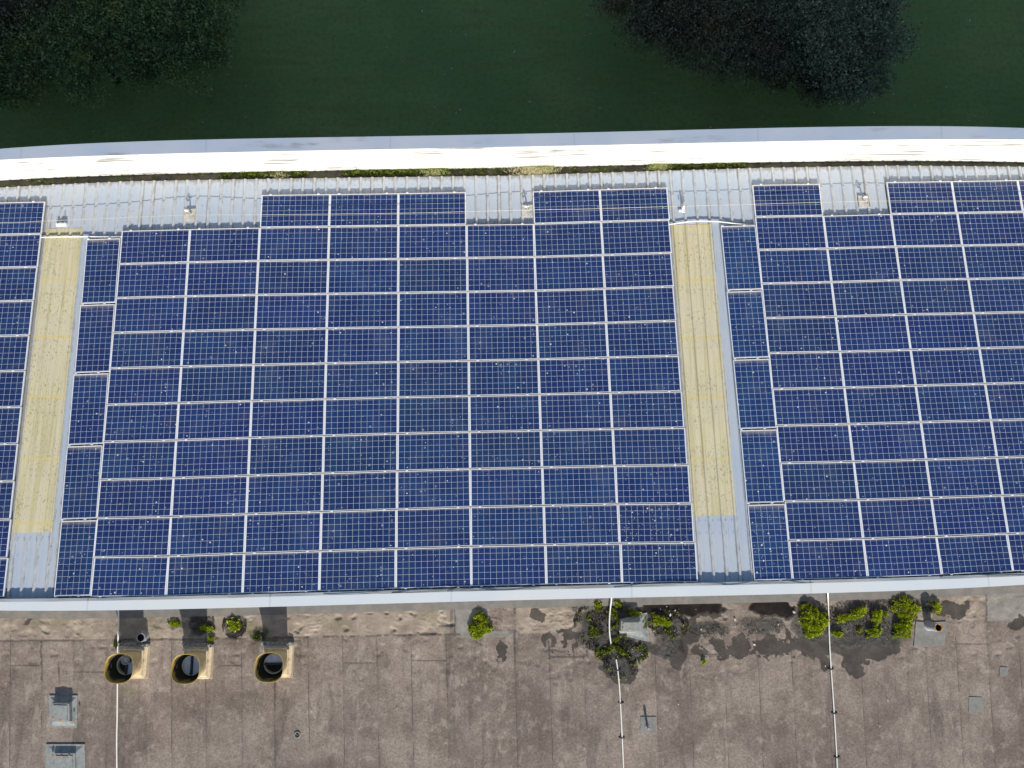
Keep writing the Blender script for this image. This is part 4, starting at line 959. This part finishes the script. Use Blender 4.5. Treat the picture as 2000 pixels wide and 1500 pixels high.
cushion(1728, 1198, 4, 6, "narrow moss tuft beside the upright clump", .07, 160)
cushion(1825, 1183, 10, 11, "small moss clump above the lichen-rimmed pipe", .13, 460)
cushion(1292, 1212, 19, 11, "bright moss clump beside the small roof box and puddle", .10, 950, rot=-.35)
cushion(1374, 1292, 3.5, 5, "tiny green weed alone on the bare felt", .05, 90)
cushion(458, 1222, 12, 14, "green-centred moss clump right of the middle cowl", .09, 420, rot=.5, size=.055)
cushion(341, 1217, 12, 5, "flat yellow-green moss sliver left of the middle cowl's shadow", .05, 420, rot=-.15)
cushion(404, 1227, 13, 7, "dark green moss at the right edge of the middle shadow", .06, 420)
cushion(413, 1247, 7, 5, "small bright moss tuft above the middle cowl", .06, 200)
cushion(503, 1244, 7, 6, "small dim moss tuft left of the third shadow", .05, 180, 'moss_dark')
cushion(229, 1258, 6, 8, "small moss tuft against the leftmost conductor", .06, 180, 'moss_dark')
cushion(1160, 1235, 10, 14, "yellow-green moss clump left of the curved conductor", .06, 300, 'moss_mid', rot=.5)
cushion(1206, 1268, 18, 5.5, "moss clump where the curved conductor ends", .06, 420, 'moss_mid', rot=-.35)
cushion(1168, 1180, 8, 6, "moss tuft under the eave left of the curved conductor", .07, 240)
cushion(1208, 1180, 9, 6, "moss tuft under the eave right of the curved conductor", .07, 260)
cushion(1238, 1198, 12, 6, "shaded moss tuft behind the small roof box", .07, 320)
# loose mat of dead moss and silt crumbs around the cushions
D1, D2 = [], []
for cx, cy, rx_, ry_, n in ((1185, 1222, 66, 54, 16000), (1215, 1275, 54, 24, 6000), (1300, 1222, 46, 32, 5000), (458, 1222, 24, 26, 3800), (395, 1215, 24, 26, 2400), (1385, 1232, 40, 16, 700), (1700, 1205, 92, 38, 7000), (1590, 1205, 42, 38, 2200), (1800, 1186, 26, 14, 900), (1215, 1300, 36, 28, 1800), (503, 1240, 14, 14, 500), (1485, 1222, 50, 14, 500)):
    t = RNG.uniform(0, 6.283, n); q = np.sqrt(RNG.uniform(0, 1, n))
    P = on_flat(cx + rx_ * q * np.cos(t), cy + ry_ * q * np.sin(t)); k_ = fbm(P[:, 0] * 5, P[:, 1] * 5, 3, 91)
    P[:, 2] += RNG.uniform(.002, .022, n) * k_; D1.append(P[k_ > .42])
    if 1100 < cx < 1320:
        k2 = fbm(P[:, 0] * 9, P[:, 1] * 9, 3, 191); D2.append(P[(k2 > .615) & (k_ > .42)])
D1 = np.concatenate(D1); D2 = np.concatenate(D2)
tag(link("dead_moss", soup("dead_moss", leaf_cloud(D1, np.tile([0, 0, .2], (len(D1), 1)), .024, .9), 3), M['dead_moss']), "dark crumbs of dead moss strewn over the wet felt", "dead moss", kind='stuff')
tag(link("sparse_moss", soup("sparse_moss", leaf_cloud(D2 + [0, 0, .025], np.tile([0, 0, .9], (len(D2), 1)), .036, .6), 3), M['moss_mid']), "sparse yellow-green moss sprinkled among the dead moss", "moss", kind='stuff')
LV = []
for cx, cy, rx_, ry_, n in ((1330, 1205, 70, 30, 9), (1500, 1210, 60, 26, 8), (1700, 1215, 90, 40, 14), (1230, 1240, 70, 40, 9), (1420, 1250, 120, 40, 9), (1000, 1400, 900, 100, 60), (1300, 1420, 600, 80, 30), (400, 1230, 300, 30, 20)):
    for i in range(n):
        p = on_flat(cx + RNG.uniform(-1, 1) * rx_, cy + RNG.uniform(-1, 1) * ry_, .03); s = RNG.choice([.01, .014, .02, .03, .05], p=[.35, .28, .2, .12, .05]) * (1.0 if rx_ < 200 else .5); a = RNG.uniform(0, 6.28); c_, s_ = math.cos(a) * s, math.sin(a) * s
        LV += [p + (c_, s_, 0), p + (-s_ * .6, c_ * .6, .012), p + (-c_, -s_, 0), p + (s_ * .6, -c_ * .6, .01)]
tag(link("leaf_bits", soup("leaf_bits", np.array(LV), 4), M['pale_bits']), "pale leaf bits and crumbs lying about on the felt roof", "leaf litter", kind='stuff')

# ---------------------------------------------------------------- trees on the lawn
def tree_mat(name, a, b, c):
    k = NT(name); g = k.n("NewGeometry"); oi = k.coord()
    col = k.mix(k.ramp(k.math('ADD', k.math('MULTIPLY', g.outputs["Random Per Island"], .22), k.math('MULTIPLY', k.noise(oi, 2.6, 3), .9)), .38, .85), a, b)
    col = k.mix(k.math('MULTIPLY', k.ramp(k.noise(oi, .9, 3), .5, .7), .6), col, c)
    return k.out(col, .7, spec=.2)
M['bark'] = mottled("bark", (0.06, 0.05, 0.04), (0.10, 0.085, 0.07), 8, .9, .5, 30, .02)
TM = {'green': tree_mat("green_foliage", (0.060, 0.105, 0.045), (0.36, 0.46, 0.16), (0.42, 0.42, 0.11)),
      'brown': tree_mat("bronze_foliage", (0.075, 0.075, 0.045), (0.33, 0.33, 0.19), (0.28, 0.20, 0.10)),
      'grey': tree_mat("grey_green_foliage", (0.10, 0.125, 0.075), (0.46, 0.51, 0.32), (0.33, 0.33, 0.20))}
def tree(px, py, rpx, rpy, ztop, label, kind, n=11000, seed=1, grp="trees shading the lawn"):
    r_ = np.random.default_rng(seed); zc = ztop * .60
    c = on_z(px, py, zc); sc = np.linalg.norm(c - CAM) / F; a, b = rpx * sc, rpy * sc * 1.15
    e = empty("tree", (c[0], c[1], 0), label, "tree", grp)
    mb = MB(); mb.tube([(0, 0, -.1), (.05, .03, ztop * .25), (-.04, .05, ztop * .55)], [.20, .15, .09], 10)
    tk = mb.build("trunk", M['bark'], e, smooth=True)
    mb = MB()
    blobs = []
    for i in range(46):
        d = r_.normal(0, 1, 3); d /= np.linalg.norm(d); d[2] = abs(d[2]) * .9 - .25; q = r_.uniform(.45, .88)
        p = np.array([a * q * d[0], b * q * d[1], zc + ztop * .38 * q * d[2] + .2]); blobs.append((p, r_.uniform(.16, .34) * min(a, b)))
        if i % 3 == 0: mb.tube([(0, 0, ztop * r_.uniform(.2, .45)), tuple(p * .5 + np.array([0, 0, ztop * .22])), tuple(p)], [.03, .022, .008], 6)
    mb.build("limbs", M['bark'], tk)
    per = int(n * 3.2) // len(blobs); C_, U_ = [], []
    for p, br in blobs:
        d = r_.normal(0, 1, (per, 3)); d /= np.linalg.norm(d, axis=1, keepdims=True); q = r_.uniform(.2, 1.0, (per, 1)) ** .5
        P = p + d * q * br * np.array([1.15, 1.15, .8]) * (1 + .35 * r_.normal(0, 1, (per, 1)) * .5)
        C_.append(P); U_.append(d * .6 + [0, 0, .25])
    P = np.concatenate(C_); U = np.concatenate(U_); k = len(P)
    d = U + r_.normal(0, .6, (k, 3)); d /= np.linalg.norm(d, axis=1, keepdims=True); w = np.cross(d, r_.normal(0, 1, (k, 3))); w /= np.linalg.norm(w, axis=1, keepdims=True)
    s = r_.uniform(.03, .075, (k, 1))
    Q = np.stack([P - d * s, P + w * s * .55, P + d * s, P - w * s * .55], 1).reshape(-1, 3)
    link("crown", soup("crown", Q, 4), TM[kind], e)
tree(335, 20, 140, 115, 5.0, "dense dark green tree at the lawn's left edge", 'green', 15000, 3)
tree(165, 88, 170, 100, 4.4, "broad low dark green tree in the upper left, nearest the parapet", 'green', 16000, 4)
tree(10, 85, 130, 105, 4.0, "dark green tree crown at the photo's left border", 'green', 12000, 5)
tree(60, -20, 120, 70, 5.6, "bronze-tinged tree crown in the upper left corner", 'brown', 11000, 6)
tree(1290, 0, 115, 95, 4.6, "dark bronze tree left of the right-hand clump", 'brown', 12000, 7)
tree(1450, 60, 130, 100, 4.8, "dark tree crown in the middle of the right-hand clump", 'brown', 15000, 8)
tree(1565, 112, 115, 76, 3.6, "low dark tree nearest the parapet in the right-hand clump", 'brown', 11000, 9)
tree(1640, 55, 130, 112, 5.2, "grey-green taller tree at the right of the right-hand clump", 'grey', 16000, 10)
